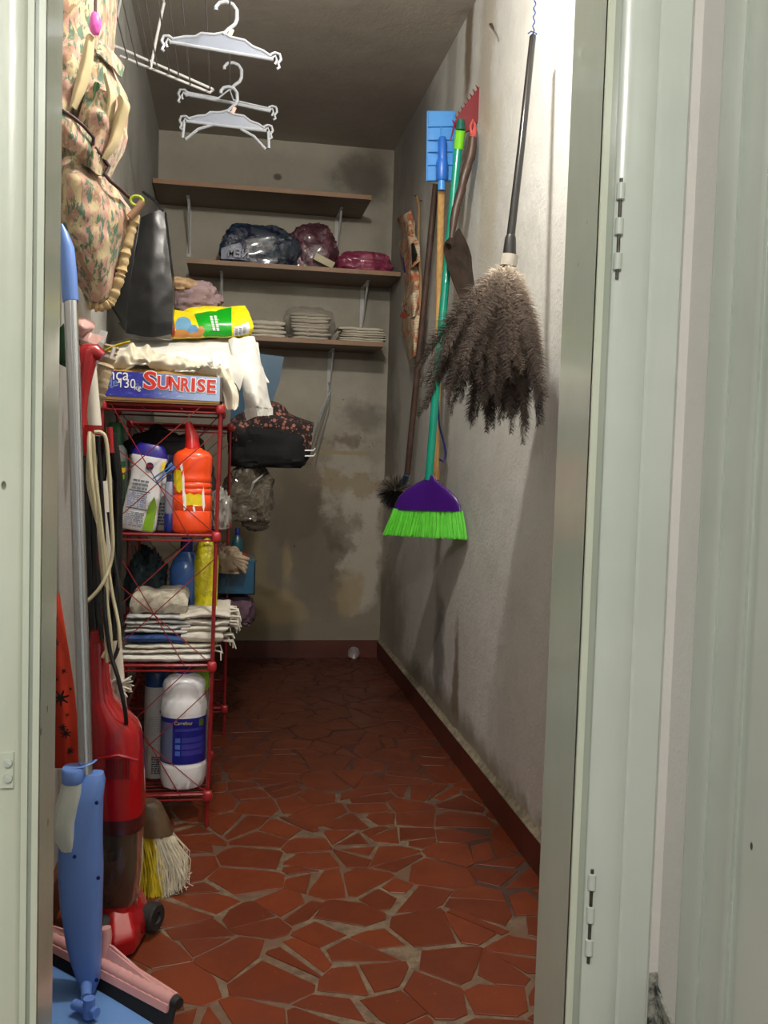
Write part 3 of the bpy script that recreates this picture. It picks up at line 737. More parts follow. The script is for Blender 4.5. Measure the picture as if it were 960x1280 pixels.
def lblpatch(poly, m, nm):
    # patch wrapped on the front of the bottle
    mb = MB(); pts = []
    for u, v in poly:
        q = u; X = W*q; yy = -W*.75*(max(0, 1-abs(q)**2.5))**(1/2.5)-.0012; pts.append((cx+X, Yo+yy, zb+v*H))
    mb.prism(pts, (0,-.0006,0)); return mb.build(nm, m, o, smooth=False)
lblpatch([(-.95,.53),(-.8,.57),(-.55,.56),(-.5,.50),(-.42,.47),(-.45,.40),(-.6,.36),(-.75,.38),(-.88,.43)], M_yellow, 'torn_label')
lblpatch([(-.4,.33),(-.1,.365),(.1,.345),(.35,.36),(.55,.34),(.62,.25),(.2,.245),(0,.255),(-.2,.25),(-.42,.235)], M_yellow, 'torn_label')
for pl_ in ([(-.5,.50),(-.43,.56),(-.38,.50),(-.36,.38),(-.28,.34),(-.25,.22),(-.38,.20),(-.45,.33)], [(.05,.23),(.12,.26),(.2,.2),(.12,.19)], [(.5,.36),(.58,.42),(.66,.25),(.6,.19),(.54,.24)],[(-.62,.6),(-.5,.63),(-.45,.57),(-.52,.55)]):
    lblpatch(pl_, M_text_white, 'label_scrap')
# white spray bottle, tilted
Yc = Y1+.05; M_ct = Matrix.Rotation(.145,3,'Y'); bx, bz = xs(172,660,Yc), base_z(2)+.003
hh = (at(190,557,Yc)-at(172,664,Yc)).length; o = thing('white_bottle', (bx, Yc, bz), 'white bottle with dark blue cap and green corner leaning in the upper tier', 'bottle')
def TT(mb, M=M_ct, p=(bx,Yc,bz)):
    mb.v = [V(p)+M@(v) for v in mb.v]; return mb
TT(MB().lathe([(.040,0),(.046,.006),(.047,.02),(.045,hh*.35),(.040,hh*.6),(.042,hh*.75),(.048,hh*.83),(.046,hh*.86)], (0,0,0), 32, sy=.5, sq=.75)).build('bottle_body', M_whiteplastic, o)
TT(MB().lathe([(.046,hh*.855),(.044,hh*.90),(.034,hh*.985),(.028,hh)], (0,0,0), 32, sy=.5, sq=.75)).build('cap', mat('deep_blue_cap', rgb(36,26,140), .35), o)
Mt = M_ct.to_4x4(); Mt.translation = V((bx,Yc,bz))
M_lime = mat('lime_print', rgb(140,190,30), .4, var=.15)
TT(MB().prism([(.012,-.0245,.004),(.040,-.0225,.004),(.041,-.022,hh*.3),(.030,-.0232,hh*.42),(.020,-.0238,hh*.30)], (0,-.0006,0))).build('green_print', M_lime, o, smooth=False)
for z, r_ in ((.62,1),(.34,1)): TT(MB().bb((-.036,-.0246,hh*z*.72),(.018,-.024,hh*z*.72+.002))).build('label_rule', M_navytext, o, smooth=False)
strips(o, -.036, .012, -.0243, hh*.27, hh*.44, 7, mat('pale_blue_print', rgb(150,160,196),.5), 3, Mx=Mt)
strips(o, -.036, .012, -.0243, hh*.05, hh*.22, 8, mat('grey_print', rgb(140,146,164),.5), 5, Mx=Mt)
strips(o, -.030, .010, -.0243, hh*.47, hh*.60, 3, mat('mid_grey_print', rgb(110,120,130),.5), 6, Mx=Mt)
TT(MB().lathe([(.0001,0),(.010,0),(.010,.0006),(.0001,.0006)], (.006,-.0246,hh*.75), 20, M=Matrix.Rotation(PI/2,3,'X'))).build('round_emblem', M_navytext, o, smooth=False)
TT(MB().bb((-.002,-.0262,hh*.742),(.013,-.0256,hh*.75)).bb((0,-.0262,hh*.762),(.012,-.0256,hh*.768))).build('emblem_stripes', M_text_red, o, smooth=False)
TT(MB().prism([(.034,-.0242,hh*.70),(.043,-.023,hh*.72),(.045,-.022,hh*.83),(.037,-.0235,hh*.82)], (0,-.0006,0))).build('yellow_print', M_yellow, o, smooth=False)
# small helper for simple bottles
def bottle(name, label, pxc, pyb, pyt, hwpx, Y, zb, body, capm, prof, capprof, sy=.8, sq=1.0, tilt=0, n=28, grp=None):
    x = xs(pxc, pyb, Y); h = at(pxc, pyt, Y).z-zb; w_ = hwpx*Y/F_PX; o = thing(name, (x,Y,zb), label, 'bottle', grp); M_ = Matrix.Rotation(tilt,3,'Y')
    b_ = MB().lathe([(r*w_, z*h) for r, z in prof], (x,Y,zb), n, M=M_, sy=sy, sq=sq).build('bottle_body', body, o)
    if capprof: MB().lathe([(r*w_, z*h) for r, z in capprof], (x,Y,zb), n, M=M_, sy=sy, sq=sq).build('cap', capm, o)
    return o, x, h, w_
ROUND = [(.8,0),(1,.03),(1,.55),(.95,.62),(.6,.72),(.35,.78),(.3,.82)]; RC = [(.4,.80),(.42,.82),(.42,.98),(.36,1)]
M_greyblue = mat('pale_grey_bottle', rgb(176,186,190), .35, var=.05, trans=.15)
o, x, h, w_ = bottle('pale_bottle', 'pale grey bottle with green cap, far left of the rack upper tier', 143, 662, 528, 15, Y1+.10, base_z(2), M_greyblue, M_green, [(.9,0),(1,.03),(1,.66),(.9,.74),(.55,.80)], [(.6,.78),(.62,.80),(.62,.98),(.5,1)], sq=.8)
for k in range(9):
    MB().bb((x+w_*.25, Y1+.10-w_*.84, base_z(2)+h*(.10+.062*k)), (x+w_*.85, Y1+.10-w_*.6, base_z(2)+h*(.145+.062*k))).build('label_band', (M_yellow, M_lime, M_green)[(k*2+1) % 3] if k > 4 else M_green, o, smooth=False)
o, x, h, w_ = bottle('ivory_bottle', 'ivory bottle with blue top behind the leaning white bottle', 172, 662, 556, 17, Y1+.14, base_z(2), M_whiteplastic, M_navy, [(.8,0),(.95,.03),(.9,.6),(.95,.8),(1,.88)], [(1,.885),(1,.95),(.8,1)], sq=.75, tilt=.06)
o, x, h, w_ = bottle('blue_bottle', 'tall dark blue bottle between the white and orange bottles', 209, 662, 568, 13, Y1+.20, base_z(2), mat('blue_bottle_plastic', rgb(30,60,130), .3), M_navy, ROUND, RC)
o, x, h, w_ = bottle('small_white_bottle', 'small clear-white bottle squeezed beside the orange bottle', 203, 663, 590, 9, Y1+.09, base_z(2), mat('milky_plastic', rgb(190,192,190), .3, trans=.3), M_whiteplastic, ROUND, RC)
strips(o, x-w_*.6, x+w_*.6, Y1+.09-w_*.8, base_z(2)+h*.1, base_z(2)+h*.5, 7, M_text_dark, 8)
o, x, h, w_ = bottle('upturned_tube', 'grey tube standing on its navy cap beside the orange bottle', 212, 663, 602, 6.5, Y1+.05, base_z(2), mat('lilac_grey_plastic', rgb(140,142,160), .35), M_navy, [(.9,.36),(1,.4),(1,.95),(.7,1)], [(1,0),(1.05,.02),(1.05,.34),(.95,.36)])
# clothes peg clipped on the wire
c = at(205,591,Y1-.012); Mp = Matrix.Rotation(-.72,3,'Y'); o = thing('clothes_peg', c, 'blue plastic clothes peg clipped to the rack wire', 'clothes peg')
M_peg = mat('peg_blue', rgb(70,110,178), .35)
for s_ in (1,-1):
    mb = MB(); mb.box(c+Mp@V((0,-.0,s_*.0045)), (.062,.009,.004), Mp@Matrix.Rotation(s_*.05,3,'Y')); mb.box(c+Mp@V((.026,0,s_*.0065)), (.012,.0095,.004), Mp); mb.build('peg_arm', M_peg, o, smooth=False)
MB().lathe([(.004,-.006),(.004,.006)], c, 12, M=Matrix.Rotation(PI/2,3,'X')).build('spring', M_chrome, o)
# crumpled clear wrapper by the right post
o = lump('clear_wrapper', 'crumpled whitish plastic wrapper between the orange bottle and rack post', 'wrapper', 262, 288, 612, 652, Y1+.22, .05, mat('cloudy_film', rgb(186,180,172), .2, trans=.35, bump=.6, bscale=20), zb=base_z(2), seed=12, amp=.3, freq=2.5)
# white cloth lining of the upper tier
o = lump('dark_garment', 'dark charcoal cloth bundle filling the rear of the rack upper tier', 'cloth', 150, 266, 540, 640, Y1+.27, .05, mat('charcoal_cloth', rgb(46,42,44), .8, var=.3, vscale=6, bump=.5), zb=base_z(2), seed=15, amp=.2, flat=.8)
# ---- middle tier
o, x, h, w_ = bottle('blue_flask', 'round-shouldered translucent blue bottle on the rags, rack middle tier', 231, 812, 672, 20, Y1+.20, base_z(1), mat('sky_blue_plastic', rgb(70,112,184), .25, trans=.25, var=.05), M_navy, [(.8,0),(1,.04),(.86,.45),(1,.62),(1,.72),(.8,.80),(.35,.88)], [(.36,.87),(.38,.88),(.38,.98),(.3,1)])
M_yfilm = bag_mat('yellow_film', rgb(206,196,20), rgb(180,168,14), 9, .25)
o, x, h, w_ = bottle('yellow_bag_roll', 'yellow-green plastic covered bottle behind the right front post', 256, 812, 672, 15, Y1+.17, base_z(1), M_yfilm, M_yfilm, [(.9,0),(1,.05),(.95,.5),(1,.8),(.7,.95),(.1,1)], None)
o = lump('dark_bundle', 'dark teal fabric bundle at the left of the rack middle tier', 'bundle', 160, 208, 692, 745, Y1+.22, .07, mat('dark_teal_cloth', rgb(34,52,60), .8, var=.2, bump=.5), zb=base_z(1)+.12, seed=22, amp=.3)
# stack of rags
def slab(name, label, cat, group, px0, px1, py0, py1, Yc, dep, mtl, seed, fringe=0, bulge=.004, parent=None, nl=2, tilt=0):
    a, b = at(px0, py1, Yc-dep), at(px1, py0, Yc-dep); zt, z0 = b.z, a.z; th = zt-z0; mb = MB(); rr = random.Random(seed)
    h = th/nl
    for k in range(nl):
        zc = z0+h*(k+.5); l0 = a.x+rr.uniform(0,.012); r0 = b.x-rr.uniform(0,.016); f0 = Yc-dep+rr.uniform(0,.008)
        def sec(u, v, zc=zc, l0=l0, r0=r0, f0=f0, k=k):
            an = 2*PI*v; cy, sz = math.cos(an), math.sin(an); x = l0+(r0-l0)*u; e = min(1, (min(u,1-u)*14))**.5
            yy = (f0+Yc+dep)/2-((Yc+dep-f0)/2)*math.copysign(abs(cy)**.35, cy)
            zz = zc+h*.5*math.copysign(abs(sz)**.55, sz)*(.35+.65*e)*1.02
            w2 = bulge*nz((x*14,yy*9,k*3.1),1,seed)+bulge*.5*nz((x*45,yy*30,zz*60),1,seed)
            return (x+w2*.3, yy-abs(w2)*.8, zz+w2+tilt*(x-l0))
        mb.grid(sec, 40, 20)
    for q in range(fringe):
        u = rr.uniform(0,1); p0 = V((b.x-.012, Yc-dep+.02+u*dep*1.2, z0+th*rr.uniform(.1,.9))); p1 = p0+V((rr.uniform(.012,.03), rr.uniform(-.01,.01), rr.uniform(-.006,.004))); p2 = p1+V((rr.uniform(.0,.008), rr.uniform(-.01,.01), rr.uniform(-.022,-.006)))
        mb.tube([p0,p1,p2], [.0035,.0028,.0018], 5)
    o = mb.build(name, mtl, parent, angle=80)
    if parent is None: tag(o, label, cat, group)
    return o
G = 'folded rags in the rack middle tier'; Yr_ = Y1+.14
slab('folded_cloth', 'bottom white cloth of the stack lying on the rack middle shelf', 'cloth', G, 130, 266, 818, 829, Yr_, .13, M_clothw, 31, nl=1)
slab('folded_cloth', 'cream folded rag just above the bottom white cloth', 'cloth', G, 150, 268, 806, 818, Yr_, .125, M_rag, 32, nl=2, fringe=3)
slab('folded_cloth', 'rolled off-white rag poking out to the right in the stack', 'cloth', G, 222, 284, 790, 806, Yr_-.01, .11, M_rag, 33, nl=1, fringe=8, bulge=.007)
M_bluecloth = mat('blue_cloth', rgb(50,82,140), .85, var=.1, bump=.5)
slab('blue_cloth', 'blue folded cloth sandwiched in the rag stack', 'cloth', G, 152, 236, 793, 806, Yr_, .12, M_bluecloth, 34, nl=1, bulge=.006)
slab('folded_cloth', 'grey-white towel folded in several layers above the blue cloth', 'cloth', G, 152, 240, 770, 793, Yr_, .12, M_rag2, 35, nl=4, bulge=.005)
slab('folded_cloth', 'fringed off-white floor cloth hanging out past the right post', 'cloth', G, 224, 293, 766, 791, Yr_, .12, M_rag, 36, nl=3, fringe=34, bulge=.008)
slab('rolled_cloth', 'thick speckled rolled cloth lying on top of the rag stack', 'cloth', G, 158, 236, 741, 771, Yr_-.01, .10, mat('speckled_rag', rgb(196,188,170), .95, var=.22, vscale=50, bump=.9, bscale=60), 37, nl=1, bulge=.010)
# ---- bottom tier
Yb = Y1+.07; zb = base_z(0); cx = xs(228,985,Yb); k_ = Yb/F_PX; H = at(231,836,Yb).z-zb; W = 28.5*k_
o = thing('bleach_bottle', (cx,Yb,zb), 'big white ribbed bottle with dark blue label, rack lowest tier', 'bottle')
prof = [(.80,0),(.88,.01),(.97,.08),(1.0,.18),(1.0,.20),(.96,.215),(.965,.22),(.965,.62),(.98,.635),(1.0,.66),(.97,.72),(.93,.76),(.86,.79),(.90,.83),(.92,.87),(.86,.91),(.66,.945),(.44,.965),(.34,.975)]
b_ = MB().lathe([(r*W, z*H) for r, z in prof], (cx,Yb,zb), 48, sy=.9); 
for i, v in enumerate(b_.v):
    z = (v.z-zb)/H; an = math.atan2(v.y-Yb, v.x-cx)
    if z < .19 or .64 < z < .76:
        d = 1+.02*math.sin(an*14+z*40); b_.v[i] = V((cx+(v.x-cx)*d, Yb+(v.y-Yb)*d, v.z))
b_.build('bottle_body', M_whiteplastic, o)
MB().lathe([(.30*W,.965*H),(.36*W,.97*H),(.36*W,.998*H),(.3*W,1.0*H)], (cx,Yb,zb), 24).build('cap', mat('purple_cap', rgb(70,30,130), .35), o)
r0 = .965*W+.0008
lb = MB().lathe([(r0,.225*H),(r0,.615*H)], (cx,Yb,zb), 40, sy=.9, arc=(-PI*.97,-PI*.03)).build('label', mat('dark_blue_label', rgb(26,30,120), .3, var=.08), o)
def onlab(u0, u1, z0, z1, m, nm, d=.0006):
    return MB().lathe([(r0+d,z0*H),(r0+d,z1*H)], (cx,Yb,zb), 10, sy=.9, arc=(-PI+PI*u0,-PI+PI*u1)).build(nm, m, lb)
M_gl = mat('grey_label_panel', rgb(96,104,136), .4, var=.05); M_lb = mat('light_blue_square', rgb(70,100,180), .4); M_mb = mat('mid_blue_band', rgb(52,52,142), .4)
onlab(.06,.36,.235,.575,M_gl,'label_panel')
for k in range(3): onlab(.40,.47,.30+.055*k,.34+.055*k,M_lb,'label_square'); onlab(.49,.86,.30+.055*k,.342+.055*k,M_mb,'label_band')
onlab(.40,.8,.505,.53,M_mb,'label_band')
tx = txt('Carrefour', .013, mat('gold_print', rgb(190,180,110), .5), lb, (cx-.022, Yb-.9*r0-.0008, zb+.565*H), facing((1,0,0)), sx=.9)
onlab(.74,.84,.54,.60,mat('emblem_green', rgb(80,96,50),.5),'emblem')
o, x, h, w_ = bottle('spray_can', 'tall white aerosol can with blue cap standing behind the bleach bottle', 195, 948, 838, 15, Y1+.15, base_z(0), mat('can_white', rgb(186,188,188), .35, var=.05), mat('can_cap_blue', rgb(24,66,124), .35), [(.95,0),(1,.02),(1,.86),(.92,.87)], [(.98,.86),(1,.88),(1,.98),(.9,1)], sy=1)
strips(o, x-w_*.3, x+w_*.4, Y1+.15-w_, base_z(0)+h*.05, base_z(0)+h*.22, 8, M_text_dark, 18); strips(o, x-w_*.5, x+w_*.5, Y1+.15-w_, base_z(0)+h*.3, base_z(0)+h*.6, 14, mat('faint_print', rgb(168,172,176),.5), 19)
txt('g', .05, M_text_dark, o, (x+w_*.35, Y1+.15-w_-.001, base_z(0)+h*.66), facing((1,0,0)), shear=.4)
o, x, h, w_ = bottle('green_capped_bottle', 'bottle with green and yellow cap mostly hidden behind the bleach bottle', 247, 960, 836, 12, Y1+.20, base_z(0), mat('dull_white_plastic', rgb(150,150,146), .4), M_lime, [(.9,0),(1,.02),(1,.72),(.9,.80)], [(.95,.80),(1,.82),(1,.9),(.9,1)])
o, x, h, w_ = bottle('black_yellow_bottle', 'black bottle with yellow and orange label behind the vacuum cleaner', 128, 960, 832, 12, Y1+.12, base_z(0), M_blackplastic, M_blackplastic, [(.9,0),(1,.02),(1,.75),(.7,.9)], [(.6,.88),(.62,1)])
MB().lathe([(w_*1.02,h*.32),(w_*1.02,h*.66)], (x,Y1+.12,base_z(0)), 24, sy=.8, arc=(-PI,0)).build('label', M_yellow, o); MB().lathe([(w_*1.04,h*.32),(w_*1.04,h*.44)], (x,Y1+.12,base_z(0)), 24, sy=.8, arc=(-PI,0)).build('label_foot', mat('orange_print', rgb(226,96,40),.5), o)

# ================================================================== ON TOP OF THE FRONT RACK
ztop = zl[3]+.005
# cardboard box with printed front
bl, br_ = at(126,488,Y1-.01), at(272,501,Y1-.01); zt_l = at(138,461,Y1-.01).z; zt_r = at(274,470,Y1-.01).z
zbx = ztop
o = thing('cardboard_box', ((bl.x+br_.x)/2, Y1+.1, zbx), 'blue printed cardboard carton with big red lettering on top of the front rack', 'box')
x0, x1, yf, yb_ = xs(128,480,Y1-.01), xs(278,480,Y1-.01), Y1-.012, Y1+.19
hL, hR = zt_l-zbx-.004, zt_r-zbx-.004; hb = (at(272,500,Y1-.01).z-zbx)
M_card = mat('brown_card', rgb(146,112,66), .85, var=.12, vscale=14, bump=.2)
M_cardd = mat('brown_card_side', rgb(96,84,70), .85, var=.12)
t = NT('carton_print'); sep = t.n.new('ShaderNodeSeparateXYZ'); t.link(t.tc.outputs['Generated'], sep.inputs[0])
g = t.ramp(t.math('ADD', sep.outputs[0], t.math('MULTIPLY', t.math('SUBTRACT', t.noise(10,4,.6).outputs[0], .5), .35)), .25, 1.0)
col = t.mix(g, rgb(40,44,150), rgb(150,172,204)); n = t.noise(60,4,.7, vec=t.mapping((1,1,3))); col = t.mix(t.math('MULTIPLY', t.ramp(n.outputs[0],.56,.7),.45), col, rgb(196,208,222))
t.color(col); t.b.inputs['Roughness'].default_value=.5; M_carton = t.m
sl = (hR-hL)/(x1-x0)
pf = [(x0,yf,zbx+.002),(x1,yf,zbx+.002),(x1,yf,zbx+hR),(x0,yf,zbx+hL)]
MB().prism([pf[0],pf[1],(x1,yf,zbx+.010),(x0,yf,zbx+.014)], (0,.005,0)).build('lower_edge', M_card, o, smooth=False)
fp = MB().prism([(x0,yf-.001,zbx+.013),(x1-.006,yf-.001,zbx+.010),(x1-.006,yf-.001,zbx+hR),(x0,yf-.001,zbx+hL)], (0,.005,0)).build('printed_front', M_carton, o, smooth=False)
MB().prism([(x1-.006,yf,zbx+.002),(x1,yf,zbx+.002),(x1,yf,zbx+hR),(x1-.006,yf,zbx+hR)], (0,yb_-yf,0)).build('end_panel', M_cardd, o, smooth=False)
MB().prism([(x0,yf,zbx+.002),(x0+.005,yf,zbx+.002),(x0+.005,yf,zbx+hL),(x0,yf,zbx+hL)], (0,yb_-yf,0)).build('end_panel', M_cardd, o, smooth=False)
MB().bb((x0,yb_-.005,zbx+.002),(x1,yb_,zbx+hR)).build('back_panel', M_card, o, smooth=False); MB().bb((x0,yf,zbx),(x1,yb_,zbx+.004)).build('bottom', M_card, o, smooth=False)
# inside flap showing above the print
MB().prism([(x0+.004,yf+.006,zbx+hL-.01),(x1-.01,yf+.006,zbx+hR-.01),(x1-.02,yf+.03,zbx+hR+.010),(x0+.004,yf+.035,zbx+hL+.012)], (0,.003,.001)).build('flap', mat('golden_card', rgb(176,136,60), .8, var=.1), o, smooth=False)
dirx = V((1,0,(hR-hL)/(x1-x0)*.95)); Rf = facing(dirx)
def ft(px, py): return at(px, py, yf-.0022)
def letter(ch, xa_, xb_, yt_, yb_):
    # one capital fitted between its own edges on the carton, white rim behind red face
    p0, p1 = ft(xa_, yb_), ft(xb_, yb_); pt = ft((xa_+xb_)/2, yt_); wd, ht = p1.x-p0.x, pt.z-(p0.z+p1.z)/2
    for nm, m, bd, dy in (('lettering_outline', M_text_white, .0034, 0), ('lettering', M_text_red, .0014, .0010)):
        t_ = txt(ch, ht*1.37, m, fp, (0,0,0), Matrix.Identity(3), name=nm, bold=(.0014)/(ht*1.37)*1.0+(bd-.0014)/(ht*1.37))
        me = t_.data; inv = wpos(fp); xs_ = [v.co.x for v in me.vertices]; ys_ = [v.co.y for v in me.vertices]; x_0, x_1, y_0, y_1 = min(xs_), max(xs_), min(ys_), max(ys_)
        ex = (bd-.0014); kx, ky = (wd+2*ex)/(x_1-x_0), (ht+2*ex)/(y_1-y_0)
        for v in me.vertices:
            X_ = (v.co.x-x_0)*kx-ex; Z_ = (v.co.y-y_0)*ky-ex; D_ = v.co.z+inv.z
            w_ = V((p0.x, yf-.0022-dy, p0.z)) + Rf @ V((X_, Z_, 0)) + V((0,-(D_),0)); v.co = w_-inv
for a_ in (('S',179,195.5,463.5,486),('U',196.5,211,469.5,486.5),('N',212,224.5,470.5,487.5),('R',226,237.5,472,489),('I',239,243.5,472.5,489.5),('S',246,256.5,473.5,490),('E',258.5,269.5,474.5,491)): letter(*a_)
p = ft(134,474); txt('nça', .044, M_text_white, fp, tuple(p), Rf, sx=.9, name='lettering')
p = ft(133,482); txt('de', .032, mat('print_pale_blue', rgb(120,160,220), .5), fp, tuple(p), Rf, sx=.9)
p = ft(147,484); txt('130', .034, M_text_white, fp, tuple(p), Rf, sx=.88); p = ft(167.5,487); txt('kg', .0185, M_text_white, fp, tuple(p), Rf)
# white cloth mound (a sweatshirt) behind and over the box
def mound(name, label, cat, fn, nu, nv, mtl, th=.003, sub=0):
    o = MB().grid(fn, nu, nv, th).build(name, mtl, None, angle=80, sub=sub); return tag(o, label, cat)
def interp(tab, u):
    n = len(tab)-1; k = min(n-1, int(u*n)); f = u*n-k; return [a+(b-a)*f for a, b in zip(tab[k], tab[k+1])]
def smooth_sheet(rows, seed=0, amp=.004, fr=14, fr2=40, fold=None):
    # rows: list of rows of 3D points -> smooth interpolated surface function (u along row, v down rows)
    A = np.array([[tuple(p) for p in r] for r in rows], float)
    def cr(P, t):
        n = len(P)-1; k = min(n-1, int(t*n)); f = t*n-k
        p0, p1, p2, p3 = P[max(k-1,0)], P[k], P[k+1], P[min(k+2,n)]
        return .5*((2*p1)+(-p0+p2)*f+(2*p0-5*p1+4*p2-p3)*f*f+(-p0+3*p1-3*p2+p3)*f**3)
    def fn(u, v):
        row = np.array([cr(r, u) for r in A]); p = cr(row, v)
        q = amp*nz(p, fr, seed)+amp*.6*(ridge(p, fr*1.7, seed+2)-.5)+amp*.25*nz(p, fr2, seed)
        if fold: q += fold(u, v)
        return (p[0]+q*.25, p[1]-q, p[2]+q*.5)
    return fn
def row(pts): return [at(px, py, Y) for px, py, Y in pts]
rows = [row([(132,428,2.95),(170,424,2.98),(215,424,3.0),(260,421,3.0),(300,419,3.0),(316,420,3.0)]),
        row([(130,432,2.80),(170,428,2.82),(215,428,2.82),(262,424,2.84),(300,421,2.86),(322,428,2.86)]),
        row([(130,445,2.66),(170,440,2.67),(215,440,2.67),(262,440,2.70),(298,440,2.74),(328,455,2.76)]),
        row([(130,462,2.60),(170,458,2.60),(215,460,2.60),(262,464,2.60),(292,468,2.68),(336,480,2.74)])]
sw = mound('white_sweatshirt', 'white sweatshirt draped over the carton with one sleeve hanging down right', 'sweatshirt', smooth_sheet(rows, 3, .012, 9, fold=lambda u,v: .006*math.sin(u*18+9*v)*v), 80, 40, M_clothw)
rows = [row([(286,424,2.78),(300,421,2.76),(318,422,2.78)]),row([(290,450,2.68),(308,446,2.66),(326,450,2.72)]),row([(300,478,2.66),(314,474,2.62),(334,478,2.70)]),
        row([(304,500,2.66),(318,496,2.61),(338,497,2.70)]),row([(306,514,2.67),(322,510,2.62),(341,511,2.70)])]
MB().grid(smooth_sheet(rows, 5, .009, 13, fold=lambda u,v: .006*math.sin(u*9+3*v)), 30, 40, .003).build('sleeve', M_clothw, sw, angle=80)
rows = [row([(305,513,2.665),(322,509,2.618),(341,510,2.70)]),row([(308,526,2.67),(324,520,2.63),(341,519,2.70)])]
MB().grid(smooth_sheet(rows, 6, .003, 30, fold=lambda u,v: .0015*math.sin(u*60)), 40, 6, .004).build('cuff', M_clothw, sw, angle=80)
rows = [row([(262,440,2.64),(280,440,2.64),(300,450,2.66)]),row([(268,458,2.56),(286,458,2.57),(304,470,2.64)]),row([(274,474,2.53),(292,478,2.56),(300,488,2.62)])]
MB().grid(smooth_sheet(rows, 8, .007, 13), 20, 24, .003).build('hem', M_clothw, sw, angle=80)
# cream satin lining in front
rows = [row([(131,440,2.56),(160,432,2.56),(190,436,2.56),(225,446,2.56),(255,452,2.56),(276,456,2.55)]),
        row([(130,452,2.50),(160,448,2.50),(190,450,2.49),(225,456,2.49),(258,460,2.49),(282,466,2.50)]),
        row([(130,461,2.50),(160,459,2.50),(190,461,2.51),(225,464,2.51),(256,469,2.51),(287,478,2.505)])]
cr_ = mound('satin_cloth', 'cream satin cloth bunched along the top edge of the carton', 'cloth', smooth_sheet(rows, 11, .014, 11, fold=lambda u,v: .026*noise.noise(V((u*9+v*1.5,v*2.2,.3)))+.012*noise.noise(V((u*24-v*3,v*3,2.3)))), 120, 30, M_cream)
rows = [row([(262,456,2.53),(274,458,2.50),(284,462,2.51)]),row([(270,472,2.50),(282,474,2.475),(292,478,2.50)]),row([(278,490,2.50),(290,492,2.475),(298,494,2.50)]),row([(282,510,2.50),(292,513,2.48),(298,508,2.50)])]
MB().grid(smooth_sheet(rows, 13, .008, 16, fold=lambda u,v: .005*math.sin(u*14+2*v)), 24, 34, .003).build('hanging_end', M_cream, cr_, angle=80)
# filling under the sweatshirt
def belly(d): return V([math.copysign(abs(q)**.6, q) for q in d])
zt = at(215,432,2.8).z
o = MB().ball(((XL+.03+xs(300,440,2.8))/2, 2.86, (zl[3]+zt)/2-.0), ((xs(296,440,2.8)-XL-.04)/2, .155, (zt-zl[3])/2-.012), 24, 14, belly).build('white_bundle', M_clothw, sw)
# teal plastic sheet
a = [at(292,438,3.50), at(355,446,3.50), at(349,478,3.50), at(336,515,3.50), at(330,530,3.50), at(288,526,3.50)]
o = MB().prism(a, (0,.006,0)).build('teal_board', mat('teal_plastic', rgb(46,86,112), .4, var=.15, vscale=6), None, smooth=False); tag(o, 'flat teal blue plastic board standing behind the white sleeve', 'board')

# black paper gift bag
Yg = 2.74
def G_(px, py, Y): return at(px, py, Y)
M_blackpaper = mat('black_glossy_paper', rgb(14,14,16), .34, var=.12, vscale=8, bump=.35, bscale=9)
o = thing('paper_gift_bag', G_(175,420,Yg), 'tall black glossy paper bag standing on the white laundry', 'bag')
ft_ = [G_(152,416,Yg), G_(162,421,Yg-.03), G_(214,421,Yg-.03), G_(217,410,Yg+.0)]
# faces: narrow left gusset, side fold, front
A_ = G_(177,270,Yg-.03); B_ = G_(205,262,Yg-.03); C_ = G_(214,425,Yg-.04); D_ = G_(160,422,Yg-.05); E_ = G_(138,372,Yg+.05); F_ = G_(170,300,Yg+.05)
rows = [[G_(176,272,Yg-.02), G_(190,266,Yg-.025), G_(205,262,Yg-.02)],[G_(168,320,Yg-.035), G_(192,318,Yg-.042), G_(211,316,Yg-.03)],[G_(161,372,Yg-.04), G_(190,374,Yg-.048), G_(216,370,Yg-.035)],[G_(158,416,Yg-.04), G_(188,421,Yg-.046), G_(215,418,Yg-.035)]]
front = MB().grid(smooth_sheet(rows, 21, .004, 9), 24, 40, .0015).build('front_panel', M_blackpaper, o, angle=30)
rows = [[G_(176,272,Yg-.02), G_(168,282,Yg+.05)],[G_(168,320,Yg-.035), G_(153,322,Yg+.06)],[G_(161,372,Yg-.04), G_(136,368,Yg+.07)],[G_(158,416,Yg-.04), G_(148,398,Yg+.06)]]
MB().grid(smooth_sheet(rows, 22, .004, 9), 12, 40, .0015).build('side_gusset', M_blackpaper, o, angle=30)
rows = [[G_(205,262,Yg-.02), G_(208,266,Yg+.10)],[G_(211,316,Yg-.03), G_(214,316,Yg+.12)],[G_(216,370,Yg-.035), G_(219,370,Yg+.12)],[G_(215,418,Yg-.035), G_(216,416,Yg+.12)]]
MB().grid(smooth_sheet(rows, 23, .003, 9), 12, 40, .0015).build('side_gusset', M_blackpaper, o, angle=30)
rows = [[G_(168,282,Yg+.05), G_(208,266,Yg+.10)],[G_(153,322,Yg+.06), G_(214,316,Yg+.12)],[G_(136,368,Yg+.07), G_(219,370,Yg+.12)],[G_(148,398,Yg+.06), G_(216,416,Yg+.12)]]
MB().grid(smooth_sheet(rows, 24, .003, 9), 12, 30, .0015).build('back_panel', M_blackpaper, o, angle=30)
rows = [[G_(158,416,Yg-.04), G_(215,418,Yg-.035)],[G_(148,404,Yg+.06), G_(216,416,Yg+.12)]]
MB().grid(smooth_sheet(rows, 25, .002, 9), 12, 6, .0015).build('base', M_blackpaper, o, angle=30)
MB().tube([G_(205,264,Yg-.02), G_(201,262,Yg-.02), G_(195,252,Yg-.0), G_(187,246,Yg+.0), G_(180,241,Yg+.02)], .0075, 10, flat=.6).build('handle', M_blackplastic, o)

